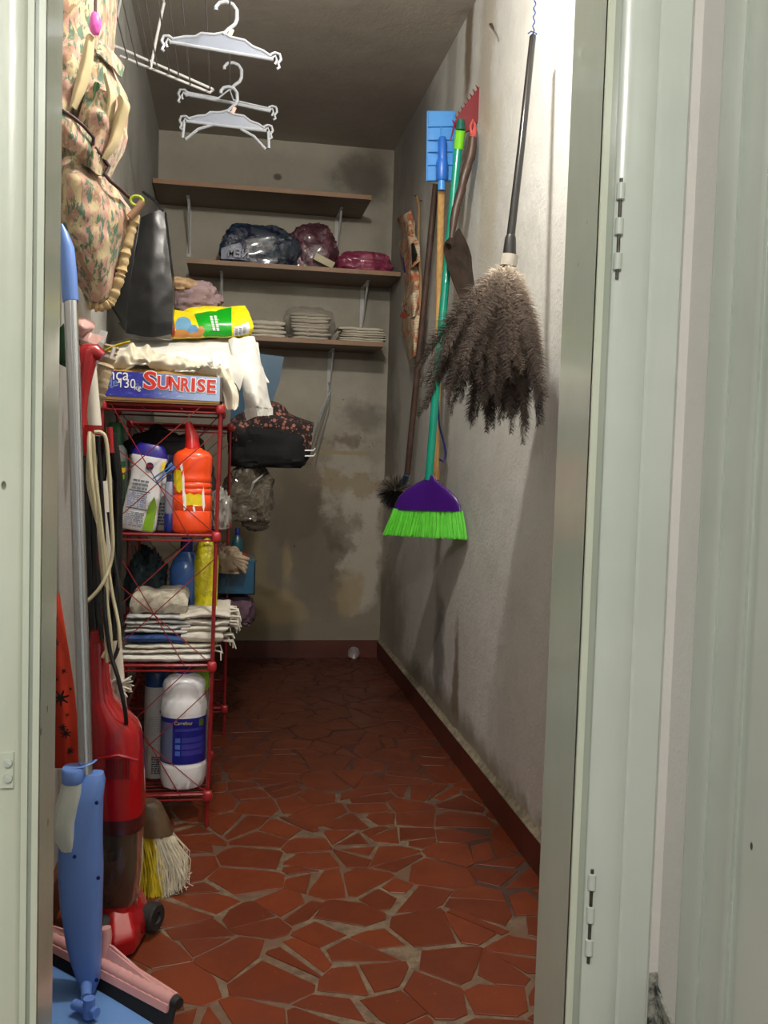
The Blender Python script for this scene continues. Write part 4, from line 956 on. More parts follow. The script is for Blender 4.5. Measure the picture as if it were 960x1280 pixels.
# mauve garment and yellow-green bag
o = lump('mauve_garment', 'crumpled mauve garment with a furry tan trim behind the yellow bag', 'garment', 208, 276, 352, 396, 3.0, .07, mat('mauve_cloth', rgb(138,116,118), .8, var=.12, vscale=12, bump=.4, bscale=30), seed=41, amp=.22, freq=1.8, flat=.8, box=.9)
q = at(226,356,2.96); MB().ball(q, (.05,.04,.022), 20, 12, lambda d: d*(1+.25*nz(d,3,4))).build('tan_trim', mat('tan_fur', rgb(168,138,104), .95, var=.2, vscale=40, bump=.9), o)
Yy = 2.84
rows = [row([(214,385,Yy+.02),(240,390,Yy+.02),(262,388,Yy+.02),(290,384,Yy+.02),(306,382,Yy+.02)]),
        row([(214,400,Yy-.03),(240,402,Yy-.045),(262,400,Yy-.045),(290,400,Yy-.04),(313,395,Yy+.0)]),
        row([(214,413,Yy-.045),(240,416,Yy-.055),(262,416,Yy-.055),(290,414,Yy-.05),(317,408,Yy-.02)]),
        row([(214,423,Yy-.04),(240,423,Yy-.045),(262,422,Yy-.045),(290,421,Yy-.04),(314,418,Yy-.01)])]
fn = smooth_sheet(rows, 51, .004, 12)
M_yb = mat('yellow_film_bag', rgb(232,208,16), .25, var=.08, vscale=10, coat=.4)
o = MB().grid(fn, 60, 30, .002).build('snack_bag', M_yb, None, angle=80); tag(o, 'yellow and green printed plastic bag lying on the white laundry', 'bag')
lump('bag_body', None, None, 222, 314, 384, 421, Yy+.06, .06, M_yb, seed=52, amp=.1, parent=None)
bb_ = bpy.data.objects['bag_body']; 
mw = bb_.location.copy(); bb_.parent = o; bb_.location = mw-o.location
def onbag(fn, poly, m, nm, par, d=.0018):
    mb = MB(); c0 = [fn(u, v) for u, v in poly]; n = len(poly)
    # triangulated fan with inner ring so the print follows the film
    cu = sum(p[0] for p in poly)/n; cv = sum(p[1] for p in poly)/n
    rings = [[(cu+(u-cu)*k, cv+(v-cv)*k) for u, v in poly] for k in (1,.75,.5,.25)]
    vs = []
    for rg in rings: vs += [V(fn(min(1,max(0,u)), min(1,max(0,v))))+V((0,-d,d*.3)) for u, v in rg]
    vs.append(V(fn(cu,cv))+V((0,-d,d*.3)))
    fs = [(r*n+i, r*n+(i+1)%n, (r+1)*n+(i+1)%n, (r+1)*n+i) for r in range(3) for i in range(n)]+[(3*n+i, 3*n+(i+1)%n, 4*n) for i in range(n)]
    mb.add(vs, fs); return mb.build(nm, m, par, angle=80)
def dens(poly, k=4):
    out = []
    for i in range(len(poly)):
        a, b = poly[i], poly[(i+1)%len(poly)]
        for j in range(k): out.append((a[0]+(b[0]-a[0])*j/k, a[1]+(b[1]-a[1])*j/k))
    return out
def ell(cu, cv, ru, rv, n=18): return [(cu+ru*math.cos(2*PI*k/n), cv+rv*math.sin(2*PI*k/n)) for k in range(n)]
onbag(fn, dens([(.28,.10),(.74,.03),(.75,.93),(.44,.97)],8), mat('vivid_green_print', rgb(10,158,26), .3), 'green_panel', o)
onbag(fn, ell(.16,.45,.09,.25), mat('sky_blue_print', rgb(110,160,190), .35), 'blue_shape', o, .0022)
onbag(fn, ell(.27,.62,.07,.20), mat('sky_blue_print2', rgb(90,140,180), .35), 'blue_shape', o, .0022)
M_biscuit = mat('tan_print', rgb(196,134,70), .35, var=.15, vscale=30)
for e in ((.14,.78,.09,.2),(.30,.82,.10,.17),(.38,.62,.05,.14)): onbag(fn, ell(*e), M_biscuit, 'tan_shape', o, .0026)
onbag(fn, ell(.03,.6,.035,.36), mat('dark_red_print', rgb(150,40,34),.4), 'red_shape', o, .003)
onbag(fn, dens([(.77,.55),(.93,.48),(.95,.95),(.77,.98)],5), mat('white_film_label', rgb(220,224,226), .3), 'white_label', o, .002)
mb = MB()
for k in range(6):
    for j in range(3):
        p = V(fn(.80+.04*j, .62+.055*k))+V((0,-.0045,0)); mb.box(p, (.009,.0006,.0012))
mb.build('small_print', M_text_dark, o, smooth=False)
mb = MB(); rr = random.Random(3)
for j in range(2):
    for k in range(9):
        p = V(fn(.52+.045*j+.004*k, .25+.045*k))+V((0,-.0045,.001)); mb.box(p, (.0075,.0006,.0028+.001*rr.random()))
mb.build('white_print', M_text_white, o, smooth=False)

# ================================================================== THINGS IN AND ON THE BACK RACK
# floral and black clothes
t = NT('floral_brown_fabric'); v = t.vor(55); v2 = t.vor(80, vec=t.mapping(loc=(2,1,0)))
c = t.mix(t.ramp(v.outputs['Distance'],.28,.42,1,0), rgb(40,28,28), rgb(152,96,84)); c = t.mix(t.ramp(v2.outputs['Distance'],.1,.22,1,0), c, rgb(176,150,120))
t.color(c); t.b.inputs['Roughness'].default_value=.85; M_floral2 = t.m
Yq = 3.44
rows = [row([(288,524,Yq),(312,512,Yq),(340,502,Yq),(366,518,Yq),(392,528,Yq)]),row([(288,534,Yq-.09),(312,528,Yq-.10),(340,520,Yq-.11),(368,528,Yq-.10),(391,536,Yq-.06)]),
        row([(290,548,Yq-.10),(312,550,Yq-.12),(340,541,Yq-.13),(372,538,Yq-.11),(389,556,Yq-.07)]),row([(292,556,Yq-.09),(314,556,Yq-.11),(342,552,Yq-.12),(376,556,Yq-.10),(387,566,Yq-.06)])]
o = mound('floral_garment', 'brown floral patterned garment on top of the black clothes, back rack', 'garment', smooth_sheet(rows, 61, .014, 10), 50, 30, M_floral2, .004)
o = lump('black_garment', 'black folded clothes hanging over the end of the back rack', 'garment', 286, 384, 530, 584, Yq, .13, mat('black_cloth', rgb(20,21,24), .9, var=.2, vscale=10, bump=.4), seed=62, amp=.13, freq=1.5, box=.6, flat=.8)
o = thing('white_hanger', at(384,567,3.36), 'white plastic hanger ends poking out from the black clothes', 'hanger')
for py in (563,570): MB().tube([at(352,py,3.36), at(392,py,3.36), at(394,py-3,3.36)], .0026, 8).build('hanger_bar', M_whiteplastic, o)
# grey carrier bag bulging
M_cellbag = NT('smoky_clear_film'); b_=M_cellbag.b; b_.inputs['Base Color'].default_value=(*rgb(150,140,124),1); b_.inputs['Transmission Weight'].default_value=.55; b_.inputs['Roughness'].default_value=.12; b_.inputs['IOR'].default_value=1.25; b_.inputs['Coat Weight'].default_value=.6
M_cellbag.bump(M_cellbag.noise(16,5,.6,dist=2.5).outputs[0], 1.0, .02); M_cellbag=M_cellbag.m
o = lump('clear_carrier_bag', 'shiny see-through plastic bag bulging beside the back rack', 'bag', 280, 342, 583, 650, Yq-.02, .10, M_cellbag, seed=71, amp=.20, freq=2.2, flat=.75, n=56, m=36, zb=None)
q = at(320,652,Yq-.04); MB().ball(q, (.05,.03,.035), 20, 14, lambda d: d*(1+.3*nz(d,2.5,9))).build('bag_corner', M_cellbag, o)
for a, b in (((312,618),(328,594)),): MB().tube([at(*a,Yq-.13), at((a[0]+b[0])/2-3,(a[1]+b[1])/2-3,Yq-.14), at(*b,Yq-.13)], [.006,.012,.005], 10, flat=.4).build('white_strip', M_rag2, o)
o, x, h, w_ = bottle('teal_bottle', 'small teal bottle with blue cap standing on the blue box, back rack', 296, 703, 660, 7, Y2+.05, at(296,703,Y2+.05).z, mat('teal_bottle_plastic', rgb(30,84,94), .3, trans=.2), M_navy, ROUND, RC)
o = lump('beige_glove', 'beige rubber glove lying over the blue box, back rack', 'glove', 272, 303, 684, 716, Y2-.04, .03, mat('beige_rubber', rgb(166,146,122), .5, var=.08), seed=81, amp=.22)
q = at(296,696,Y2-.06)
for k in range(4): MB().tube([q+V((-.01,0,-.006*k)), q+V((.02,-.005,-.004-.012*k)), q+V((.042-.004*k,0,-.008-.016*k))], [.011,.010,.006], 10).build('finger', bpy.data.materials['beige_rubber'], o)
o = thing('red_cord', at(304,694,Y2), 'red cord loop beside the beige glove', 'cord'); MB().tube([at(296,700,Y2-.01),at(302,690,Y2-.01),at(308,694,Y2-.01),at(305,702,Y2-.01),at(312,701,Y2-.01)], .0045, 8).build('cord_loop', M_red, o)
M_bluebox = mat('clear_blue_plastic', rgb(60,150,196), .12, var=.1, vscale=9, trans=.75, coat=.4)
a, b = at(272,742,Y2), at(319,702,Y2)
o = thing('blue_box', ((a.x+b.x)/2,Y2+.1,a.z), 'translucent blue plastic box sticking out of the back rack', 'box'); 
mb = MB(); w_ = .003
mb.bb((a.x,Y2-.02,a.z),(b.x,Y2+.2,a.z+w_)).bb((a.x,Y2-.02,a.z),(b.x,Y2-.02+w_,b.z)).bb((b.x-w_,Y2-.02,a.z),(b.x,Y2+.2,b.z)).bb((a.x,Y2+.2-w_,a.z),(b.x,Y2+.2,b.z)).bb((a.x,Y2-.02,a.z),(a.x+w_,Y2+.2,b.z)); mb.build('box_body', M_bluebox, o, smooth=False)
MB().bb((a.x-.003,Y2-.024,b.z),(b.x+.003,Y2+.204,b.z+.008)).build('lid', M_bluebox, o, smooth=False)
MB().tube([(a.x+.01,Y2+.03,a.z+.03),(b.x-.04,Y2+.03,a.z+.03)], .024, 16).build('blue_roll', mat('light_blue_roll', rgb(70,160,200), .5), o)
MB().tube([(a.x+.0,Y2+.03,a.z+.078),(b.x-.06,Y2+.03,a.z+.078)], .022, 16).build('blue_roll', mat('pale_blue_roll', rgb(96,176,208), .5), o)
o = lump('purple_cloth', 'dusky purple folded cloth under the blue plastic box', 'cloth', 268, 317, 744, 778, Y2+.06, .08, mat('dusky_purple_cloth', rgb(96,70,84), .85, var=.2, bump=.5), seed=91, amp=.2, flat=.8, box=.55)
o = lump('beige_bundle', 'beige cloth bundle on the back rack behind the yellow bottle', 'bundle', 252, 292, 676, 742, Y2+.10, .06, mat('beige_cloth', rgb(150,132,108), .85, var=.12, bump=.4), seed=92, amp=.2, flat=.8)
# ================================================================== LEFT FOREGROUND
# ---- upright vacuum cleaner
Yv = 1.92; kv = Yv/F_PX
M_redv = mat('vacuum_red', rgb(160,10,20), .22, var=.04, vscale=3, coat=.5)
M_smoke = NT('smoked_cup'); b_=M_smoke.b; b_.inputs['Base Color'].default_value=(*rgb(110,98,84),1); b_.inputs['Transmission Weight'].default_value=.7; b_.inputs['Roughness'].default_value=.08; b_.inputs['IOR'].default_value=1.2; b_.inputs['Coat Weight'].default_value=.6; M_smoke=M_smoke.m
q = onZ(160,1190,0.0)
o = thing('vacuum_cleaner', (q.x, Yv, 0), 'red upright vacuum cleaner with smoked dust cup standing against left wall', 'vacuum cleaner')
def S(px, py, hw, ry, Y=Yv): return (at(px, py, Y), hw*kv, ry)
MB().loft([S(122,792,8,.022),S(124,806,12,.03),S(125,850,12,.035),S(127,872,15,.045),S(135,890,22,.055),S(143,903,28,.060),S(145,912,30,.062),S(147,940,31,.064),S(149,990,31,.064),S(150,1012,30,.062)], n=36, sq=.75).build('motor_housing', M_redv, o)
mb = MB()
for k in range(9): p = at(132+3.6*k, 962, Yv-.0655); mb.box(p, (.0022,.003,.040))
mb.build('air_vent', mat('vent_dark_red', rgb(96,10,16), .4), o, smooth=False)
mb = MB(); a, b = at(118,945,Yv-.0645), at(175,945,Yv-.060)
MB().tube([at(122,948,Yv-.061), at(148,944,Yv-.066), at(172,950,Yv-.061)], .003, 8).build('housing_ridge', M_redv, o)
MB().loft([S(150,1008,30,.061),S(151,1026,30.5,.061),S(150,1030,30,.060)], n=36, sq=.75).build('cup_collar', mat('brown_smoke_band', rgb(72,24,24), .25, coat=.4), o)
MB().loft([S(150,1029,28.5,.057),S(150,1080,27.5,.056),S(149,1115,25,.052),S(148,1127,20,.045)], n=36, sq=.8).build('dust_cup', M_smoke, o)
MB().loft([S(140,1034,11,.03),S(140,1060,12,.034),S(140,1072,11,.03)], n=24, sq=1).build('filter', M_blackplastic, o)
MB().lathe([(.001,-.004),(.022,-.004),(.022,.004),(.001,.004)], at(141,1052,Yv-.036), 24, M=Matrix.Rotation(PI/2,3,'X')).build('filter_cap', M_blackgloss, o)
# base / floor head
pA, pB, pC, pD, pE = onZ(128,1188,.0), onZ(176,1206,.0), onZ(203,1178,.0), onZ(196,1128,.0), onZ(120,1140,.0)
secs = [(V(((pA.x+pC.x)/2, (pB.y+pE.y)/2, z)), 0, 0) for z in (0.01,)]
def headpoly(z, k, dx=0, dy=0):
    pts = [V((-.255,1.86,0)), V((-.200,1.815,0)), V((-.162,1.835,0)), V((-.148,1.90,0)), V((-.150,1.985,0)), V((-.20,2.02,0)), V((-.29,2.02,0)), V((-.305,1.95,0))]
    c = V((-.222,1.93,0)); return [c+(p-c)*k+V((dx,dy,z)) for p in pts]
lv = [headpoly(.008,.93), headpoly(.016,1.0), headpoly(.045,1.0), headpoly(.058,.94,0,.006), headpoly(.085,.78,-.004,.03), headpoly(.115,.58,-.008,.035)]
mb = MB(); n = 8; mb.add([p for L in lv for p in L], [(i*n+k, i*n+(k+1)%n, (i+1)*n+(k+1)%n, (i+1)*n+k) for i in range(len(lv)-1) for k in range(n)]+[tuple(range(n-1,-1,-1)), tuple((len(lv)-1)*n+k for k in range(n))])
hd = mb.build('floor_head', M_redv, o, angle=28); bv = hd.modifiers.new('bevel','BEVEL'); bv.width=.006; bv.segments=3; bv.limit_method='ANGLE'
MB().loft([S(148,1122,22,.05),S(150,1140,24,.055),S(152,1156,26,.055)], n=28, sq=.75).build('neck', M_redv, o)
cw = at(190,1146,1.93); Mw = Matrix.Rotation(PI/2,3,'Y')
MB().lathe([(.001,-.014),(.026,-.014),(.030,-.010),(.030,.010),(.026,.014),(.012,.014),(.010,.010),(.001,.010)], cw, 30, M=Matrix.Rotation(-.5,3,'Z')@Mw).build('wheel', M_rubber, o)
MB().lathe([(.001,-.010),(.022,-.010),(.026,-.006),(.022,.006),(.001,.006)], at(134,1160,1.86), 24, M=Mw).build('wheel', M_rubber, o)
# handle and black tube
hp = [(129,446,7),(120,440,11),(112,440,14),(107,452,15),(104,470,13),(101.5,495,10),(100.5,520,9),(101,540,11),(104,556,12),(106,570,11)]
hp = [(x-1,y,r) for x,y,r in hp]
MB().tube([at(x,y,Yv-.0) for x,y,r in hp], [r*kv*.92 for x,y,r in hp], 20, flat=1.0).build('handle', M_redv, o)
MB().tube([at(107,565,Yv+.01), at(113,690,Yv+.01), at(120,800,Yv+.0)], [.0135,.015,.016], 16).build('black_tube', M_blackgloss, o)
MB().tube([at(126,600,Yv+.05), at(132,545,Yv+.04), at(140,542,Yv+.04), at(147,600,Yv+.05), at(146,700,Yv+.06), at(140,800,Yv+.06)], .011, 12).build('hose', M_blackgloss, o)
a = at(112,538,Yv-.03); MB().box(at(117,538,Yv-.028), (.034,.012,.020)).build('cord_hook', M_redv, o); MB().tube([at(137,534,Yv-.02), at(139,566,Yv-.02)], .006, 10).build('cord_hook', M_redv, o)
p = at(121,538,Yv-.036); MB().lathe([(.001,-.001),(.003,-.001),(.003,.001)], p, 10, M=Matrix.Rotation(PI/2,3,'X')).build('screw_hole', M_blackplastic, o)
MB().bb(tuple(at(116,786,Yv-.0)-V((.0,.03,0))), tuple(at(134,800,Yv)+V((0,.02,0)))).build('hook_block', M_redv, o, smooth=False)
# cords looped over the hook
M_cord = mat('cream_cable', rgb(208,198,164), .5, var=.06)
M_cordb = mat('black_cable', rgb(24,24,26), .45, var=.1)
def cable(name, pts, r, m, label=None, par=None, cat='cable'):
    P = [at(x, y, Y) for x, y, Y in pts]; A = np.array([tuple(p) for p in P]); out = []
    N = len(P)-1
    for i in range(N*8+1):
        t_ = i/(N*8)*N; k = min(N-1, int(t_)); f = t_-k; p0,p1,p2,p3 = A[max(k-1,0)],A[k],A[k+1],A[min(k+2,N)]
        out.append(V(.5*((2*p1)+(-p0+p2)*f+(2*p0-5*p1+4*p2-p3)*f*f+(-p0+3*p1-3*p2+p3)*f**3)))
    o_ = MB().tube(out, r, 8).build(name, m, par)
    if label: tag(o_, label, cat)
    return o_
yc = Yv-.045
cc = thing('cream_cable', at(120,800,yc), 'cream flat cable hanging in loops from the vacuum cleaner hook', 'cable')
cable('cable_strand', [(112,540,yc),(111,560,yc-.01),(114,600,yc-.01),(120,640,yc),(128,690,yc),(132,740,yc),(138,790,yc),(140,830,yc)], .0036, M_cord, par=cc)
cable('cable_strand', [(114,541,yc),(113,570,yc),(117,610,yc),(124,650,yc),(129,700,yc),(134,760,yc),(137,800,yc),(128,822,yc)], .0036, M_cord, par=cc)
cable('cable_strand', [(118,540,yc),(127,541,yc),(133,552,yc),(137,600,yc),(139,640,yc),(141,680,yc),(138,705,yc),(128,730,yc-.01),(116,745,yc-.01),(108,752,yc-.01)], .0036, M_cord, par=cc)
cable('cable_strand', [(112,545,yc),(110,600,yc+.01),(118,640,yc+.01),(130,680,yc+.01),(140,740,yc+.01),(148,780,yc),(150,810,yc)], .0034, M_cord, par=cc)
cable('cable_strand', [(116,543,yc+.01),(120,600,yc),(127,660,yc),(133,720,yc),(132,780,yc),(134,828,yc)], .0036, M_cord, par=cc)
bc = thing('black_cable', at(140,840,yc), 'black cable hanging behind the cream cable loops', 'cable')
cable('cable_strand', [(122,545,yc+.02),(126,600,yc+.02),(130,680,yc+.02),(131,760,yc-.01),(137,812,yc-.01),(147,845,yc-.02),(155,880,yc-.02),(158,905,yc)], .0042, M_cordb, par=bc)
cable('cable_strand', [(136,640,yc+.02),(142,690,yc+.02),(149,740,yc+.01),(151,780,yc+.01),(147,812,yc+.01),(138,830,yc)], .0040, M_cordb, par=bc)
cable('cable_strand', [(118,545,yc+.02),(118,640,yc+.02),(120,740,yc+.02),(128,800,yc)], .0042, M_cordb, par=bc)
# white pole (mop handle wrapped at its foot) behind the vacuum
Yw = 2.02
o = thing('white_pole', at(150,935,Yw), 'white plastic pole leaning between the floral bags and the vacuum', 'pole')
MB().tube([at(96,312,Yw-.05), at(101,345,Yw-.04), at(108,420,Yw), at(118,540,Yw), at(133,690,Yw+.03), at(143,800,Yw+.04), at(153,925,Yw+.05)], [.009,.012,.0145,.016,.016,.015,.015], 16).build('tube', mat('ivory_plastic', rgb(222,216,202), .4, var=.06, vscale=6), o)
mb = MB(); rr = random.Random(5)
for k in range(40):
    an = rr.uniform(0, 2*PI); c = at(148,857,Yw+.03); d_ = V((math.cos(an), math.sin(an)*.6, rr.uniform(-.7,.7))); mb.tube([c+d_*.010, c+d_*rr.uniform(.022,.034)], [.004,.0015], 5)
mb.build('frayed_tie', M_rag, o)
# cord lash: wrapped beige cloth roll hanging left of the carton
o = thing('beige_roll', at(125,470,2.1), 'long twisted beige cloth roll hanging left of the carton', 'cloth')
pts = [(140,432),(136,446),(131,462),(127,480),(122,498),(116,516),(112,535)]
A = [at(x,y,2.12) for x,y in pts]; P = []; Rr = []
for i in range(49):
    t_ = i/48*6; k = min(5, int(t_)); f = t_-k; P.append(A[k].lerp(A[k+1], f)); Rr.append((.017-.007*abs(i/48-.3))*(1+.35*nz((i*.6,0,0),1,6)+.05*math.sin(i*1.5)))
MB().tube(P, Rr, 14).build('cloth_roll', mat('beige_crepe', rgb(190,168,138), .9, var=.15, vscale=30, bump=.8), o)
MB().tube([at(133,438,2.09), at(146,432,2.08), at(163,427,2.08)], [.006,.006,.0055], 8, flat=.4).build('yellow_strip', M_yellow, o)
MB().box(at(128,421,2.07), (.014,.008,.026), Matrix.Rotation(.3,3,'Y')).build('white_clip', M_whiteplastic, o, smooth=False)
MB().tube([at(138,448,2.08), at(143,434,2.08)], .008, 8, flat=.5).build('white_clip', M_whiteplastic, o)
# pink satin ribbons
rib = []
for nm, rows in (('pink_ribbon', [row([(90,392,2.0),(106,396,1.98),(119,404,1.99)]),row([(90,402,1.97),(104,408,1.95),(117,412,1.98)]),row([(90,412,1.98),(101,420,1.97),(106,418,1.98)])]),
                 ('pink_ribbon', [row([(98,414,2.0),(112,416,1.97),(130,422,2.0)]),row([(96,424,1.98),(110,428,1.96),(122,430,1.98)])])):
    rib.append(MB().grid(smooth_sheet(rows, 7, .006, 20), 20, 12, .002).build(nm, mat('pink_satin', rgb(206,160,152), .35, var=.08, sheen=.3), None, angle=80))
tag(rib[0], 'upper loop of glossy pink satin ribbon above the red vacuum handle', 'ribbon'); tag(rib[1], 'lower strip of pink satin ribbon touching the red vacuum handle', 'ribbon')
q = at(84,432,2.02); MB().ball(q, (.026,.03,.045), 18, 12, lambda d: d*(1+.15*nz(d,3,2))).build('green_cloth', mat('dark_green_cloth', rgb(50,92,58), .8, var=.15, bump=.4), None); tag(bpy.data.objects['green_cloth'], 'small green cloth tucked beside the red vacuum handle', 'cloth')

# ---- spray mop (nearest, by the left jamb)
o = thing('spray_mop', onZ(110,1240,0), 'periwinkle blue spray mop with chrome pole by the left door jamb', 'mop')
Ya, Yb_ = 1.72, 1.70
def am(px, py):       # the mop leans back a little towards its top
    Y = 1.70+.14*(1240-py)/960; return at(px, py, Y)
MB().tube([am(77,280), am(80,292), am(84,310), am(86,340), am(88,374), am(88.5,377)], [.002,.008,.013,.0145,.0150,.0145], 16).build('grip', M_periwinkle, o)
MB().tube([am(88,374), am(93,500), am(99,700), am(104,850), am(108,972)], .0128, 18).build('pole', M_chrome, o)
# body: section loft, px centre / half width
B = [(112,968,15,.022),(111,975,18,.028),(108,1000,20,.032),(104,1040,23,.035),(103,1080,25,.036),(103,1110,25.5,.035),(104,1150,24,.032),(107,1185,20,.028),(109,1210,16,.024),(111,1228,12,.018),(111,1238,8,.013)]
B = [(117,966,12,.018),(114,975,17,.026),(108,1000,20,.030),(101,1050,26,.033),(101,1085,27,.034),(102,1130,25,.033),(105,1175,21,.030),(108,1200,18,.026),(111,1226,13,.020),(111,1238,8,.014)]
MB().loft([(am(x,y), h*1.70/F_PX, r) for x,y,h,r in B], n=32, sq=.72).build('spray_body', M_periwinkle, o)
Tk = [(89,968,11,.022),(88,985,13,.026),(84,1010,14,.028),(82,1025,14.5,.029),(84,1050,13,.027),(91,1066,10,.022)]
Tk = [(93,966,12,.022),(91,985,14,.026),(86,1006,15,.027),(83,1022,15,.028),(84,1040,14,.027),(88,1056,10,.022)]
MB().loft([(am(x,y)+V((0,-.012,0)), h*1.70/F_PX, r) for x,y,h,r in Tk], n=26, sq=.75).build('water_tank', M_frost, o)
MB().loft([(am(x,y)+V((0,-.012,0)), h*1.70/F_PX, r) for x,y,h,r in [(93,956,12.5,.023),(93,958,13.5,.025),(92.5,972,13.5,.025),(92.5,974,12.5,.024)]], n=26, sq=.8).build('tank_cap', M_periwinkle, o)
MB().tube([am(90,957)+V((0,-.02,0)), am(105,954)+V((0,-.022,0)), am(117,951)+V((0,-.012,0)), am(120,950)], .003, 8, flat=.5).build('pole_clip', M_periwinkle, o)
for x, y in ((97,1061),(124,995),(126,1087),(124,1212)):
    p = am(x,y); MB().lathe([(.0035,-.001),(.0035,.001),(.001,.001)], (p.x, p.y-.034, p.z), 12, M=Matrix.Rotation(PI/2,3,'X')).build('screw_hole', M_navy, o)
# joint
MB().tube([am(107,1226), onZ(108,1248,.045)], [.011,.009], 14).build('joint_stem', M_periwinkle, o)
c = onZ(113,1262,.035); MB().tube([c+V((-.03,.02,0)), c+V((.012,-.012,0))], .009, 14).build('swivel', M_periwinkle, o); MB().tube([c+V((-.002,-.002,.022)), c+V((-.002,-.002,-.012))], .010, 14).build('joint_stem', M_periwinkle, o)
# plate
pl = [onZ(58,1196,.016), onZ(70,1204,.016), onZ(196,1282,.016), onZ(200,1330,.016), onZ(120,1360,.016), onZ(40,1330,.016), onZ(30,1230,.016)]
mb = MB().prism([p+V((0,0,.002)) for p in pl], (0,0,-.012)); mo = mb.build('mop_plate', M_periwinkle2, o, smooth=True, angle=30); bv = mo.modifiers.new('bevel','BEVEL'); bv.width=.004; bv.segments=3
MB().prism([V((p.x,p.y,.006)) for p in pl], (0,0,-.0055)).build('microfibre_pad', M_rag2, o, smooth=False)
# ---- pink squeegee behind it
M_pinkp = mat('pink_plastic', rgb(206,152,148), .4, var=.06, vscale=8, coat=.15)
a, b = onZ(60,1170,.052), onZ(218,1252,.052)
o = thing('floor_squeegee', (a+b)/2*1.0, 'pink floor squeegee with black rubber blade lying behind the mop plate', 'squeegee'); o.location.z = 0
ax = (b-a).normalized(); pr = V((ax.y,-ax.x,0)); pr = pr if pr.y < 0 else -pr
P = [a.lerp(b, i/60) for i in range(61)]
MB().tube(P, [.0125*(1+.07*math.sin(i*1.9)) for i in range(61)], 16).build('squeegee_body', M_pinkp, o)
MB().prism([a+V((0,0,.004)), b+V((0,0,.004)), b+V((0,0,.012))-pr*.008, ((a*.3+b*.7))+V((0,0,.018))-pr*.012, a.lerp(b,.5)+V((0,0,.034))-pr*.014, a.lerp(b,.40)+V((0,0,.034))-pr*.014, a+V((0,0,.018))-pr*.010], pr*.004).build('back_web', M_pinkp, o, smooth=False)
MB().prism([a+pr*.006+V((0,0,-.004)), b+pr*.006+ax*.012+V((0,0,-.004)), b+pr*.022+ax*.014+V((0,0,-.051)), a+pr*.022+V((0,0,-.051))], pr*.005+V((0,0,.001))).build('rubber_blade', M_rubber, o, smooth=False)
MB().prism([a+pr*.009+V((0,0,.000)), b+pr*.009+V((0,0,.000)), b+pr*.013+V((0,0,-.012)), a+pr*.013+V((0,0,-.012))], pr*.006).build('blade_holder', M_pinkp, o, smooth=False)
MB().tube([b-ax*.002+V((0,0,0)), b+ax*.012], [.0125,.010], 16).build('end_cap', M_rubber, o)
sk_ = a.lerp(b,.44); MB().tube([sk_+V((0,0,.004))-pr*.006, sk_+V((0,0,.05))-pr*.012, sk_+V((-.002,0,.062))-pr*.013], [.013,.012,.011], 14).build('handle_socket', M_pinkp, o)
# ---- hand whisk with yellow and white bristles
Yh = 2.14
o = thing('hand_whisk', at(200,1112,Yh), 'brown short broom head with yellow and white bristles beside the vacuum', 'broom')
M_bristle_y = mat('yellow_bristles', rgb(214,190,40), .55, var=.12, vscale=60); M_bristle_w = mat('white_bristles', rgb(214,204,178), .55, var=.12, vscale=60)
MB().loft([(at(182,1001,Yh), 13*Yh/F_PX, .020),(at(184,1006,Yh), 17*Yh/F_PX, .026),(at(188,1022,Yh), 21*Yh/F_PX, .030),(at(191,1041,Yh), 25*Yh/F_PX, .032)], n=28, sq=.7).build('ferrule', mat('brown_gold_sleeve', rgb(92,72,50), .35, var=.3, vscale=9, coat=.3), o)
rr = random.Random(9)
for nm, m, u0, u1, nn in (('yellow_bristles', M_bristle_y, 0, .56, 520), ('white_bristles', M_bristle_w, .50, 1, 420)):
    mb = MB()
    for k in range(nn):
        u = rr.uniform(u0,u1); v = rr.uniform(-1,1)
        p0 = at(168+46*u, 1038+3*u, Yh)+V((0,v*.028,0)); tipx = 172+62*u+rr.uniform(-3,3); tipy = 1115-rr.uniform(0,6)-max(0,(u-.55))*60*rr.uniform(.3,1.1)
        p2 = at(tipx, tipy, Yh)+V((0,v*.045,0)); pm = p0.lerp(p2,.55)+V((rr.uniform(-.004,.008)*(1+2*u),rr.uniform(-.004,.004),.003))
        pts_ = [p0, pm, p2]
        if u > .75 and rr.random() < .5: pts_.append(p2+V((rr.uniform(0,.012),0,rr.uniform(-.006,.014))))
        mb.tube(pts_, .0010, 3, caps=False)
    tag(mb.build(nm, m, o), kind='stuff')
# ---- orange bag with black flowers (ironing board cover) by the jamb
Yo2 = 2.02
rows = [row([(60,745,Yo2+.02),(72,742,Yo2+.01),(75,745,Yo2+.02)]),row([(58,800,Yo2),(72,800,Yo2-.02),(84,800,Yo2)]),row([(56,870,Yo2),(76,870,Yo2-.025),(94,870,Yo2)]),row([(60,960,Yo2),(82,960,Yo2-.02),(101,955,Yo2)])]
t = NT('orange_flower_fabric'); t.color(t.mix(t.ramp(t.noise(9,3,.5).outputs[0],.3,.7), rgb(206,58,28), rgb(184,46,22))); t.b.inputs['Roughness'].default_value=.7; M_orf=t.m
fo = smooth_sheet(rows, 14, .003, 12)
o = MB().grid(fo, 16, 50, .012).build('orange_board_cover', M_orf, None, angle=80); tag(o, 'narrow orange cover printed with black flowers, standing behind the mop pole', 'board cover')
M_blackprint = mat('black_print', rgb(34,22,20), .7)
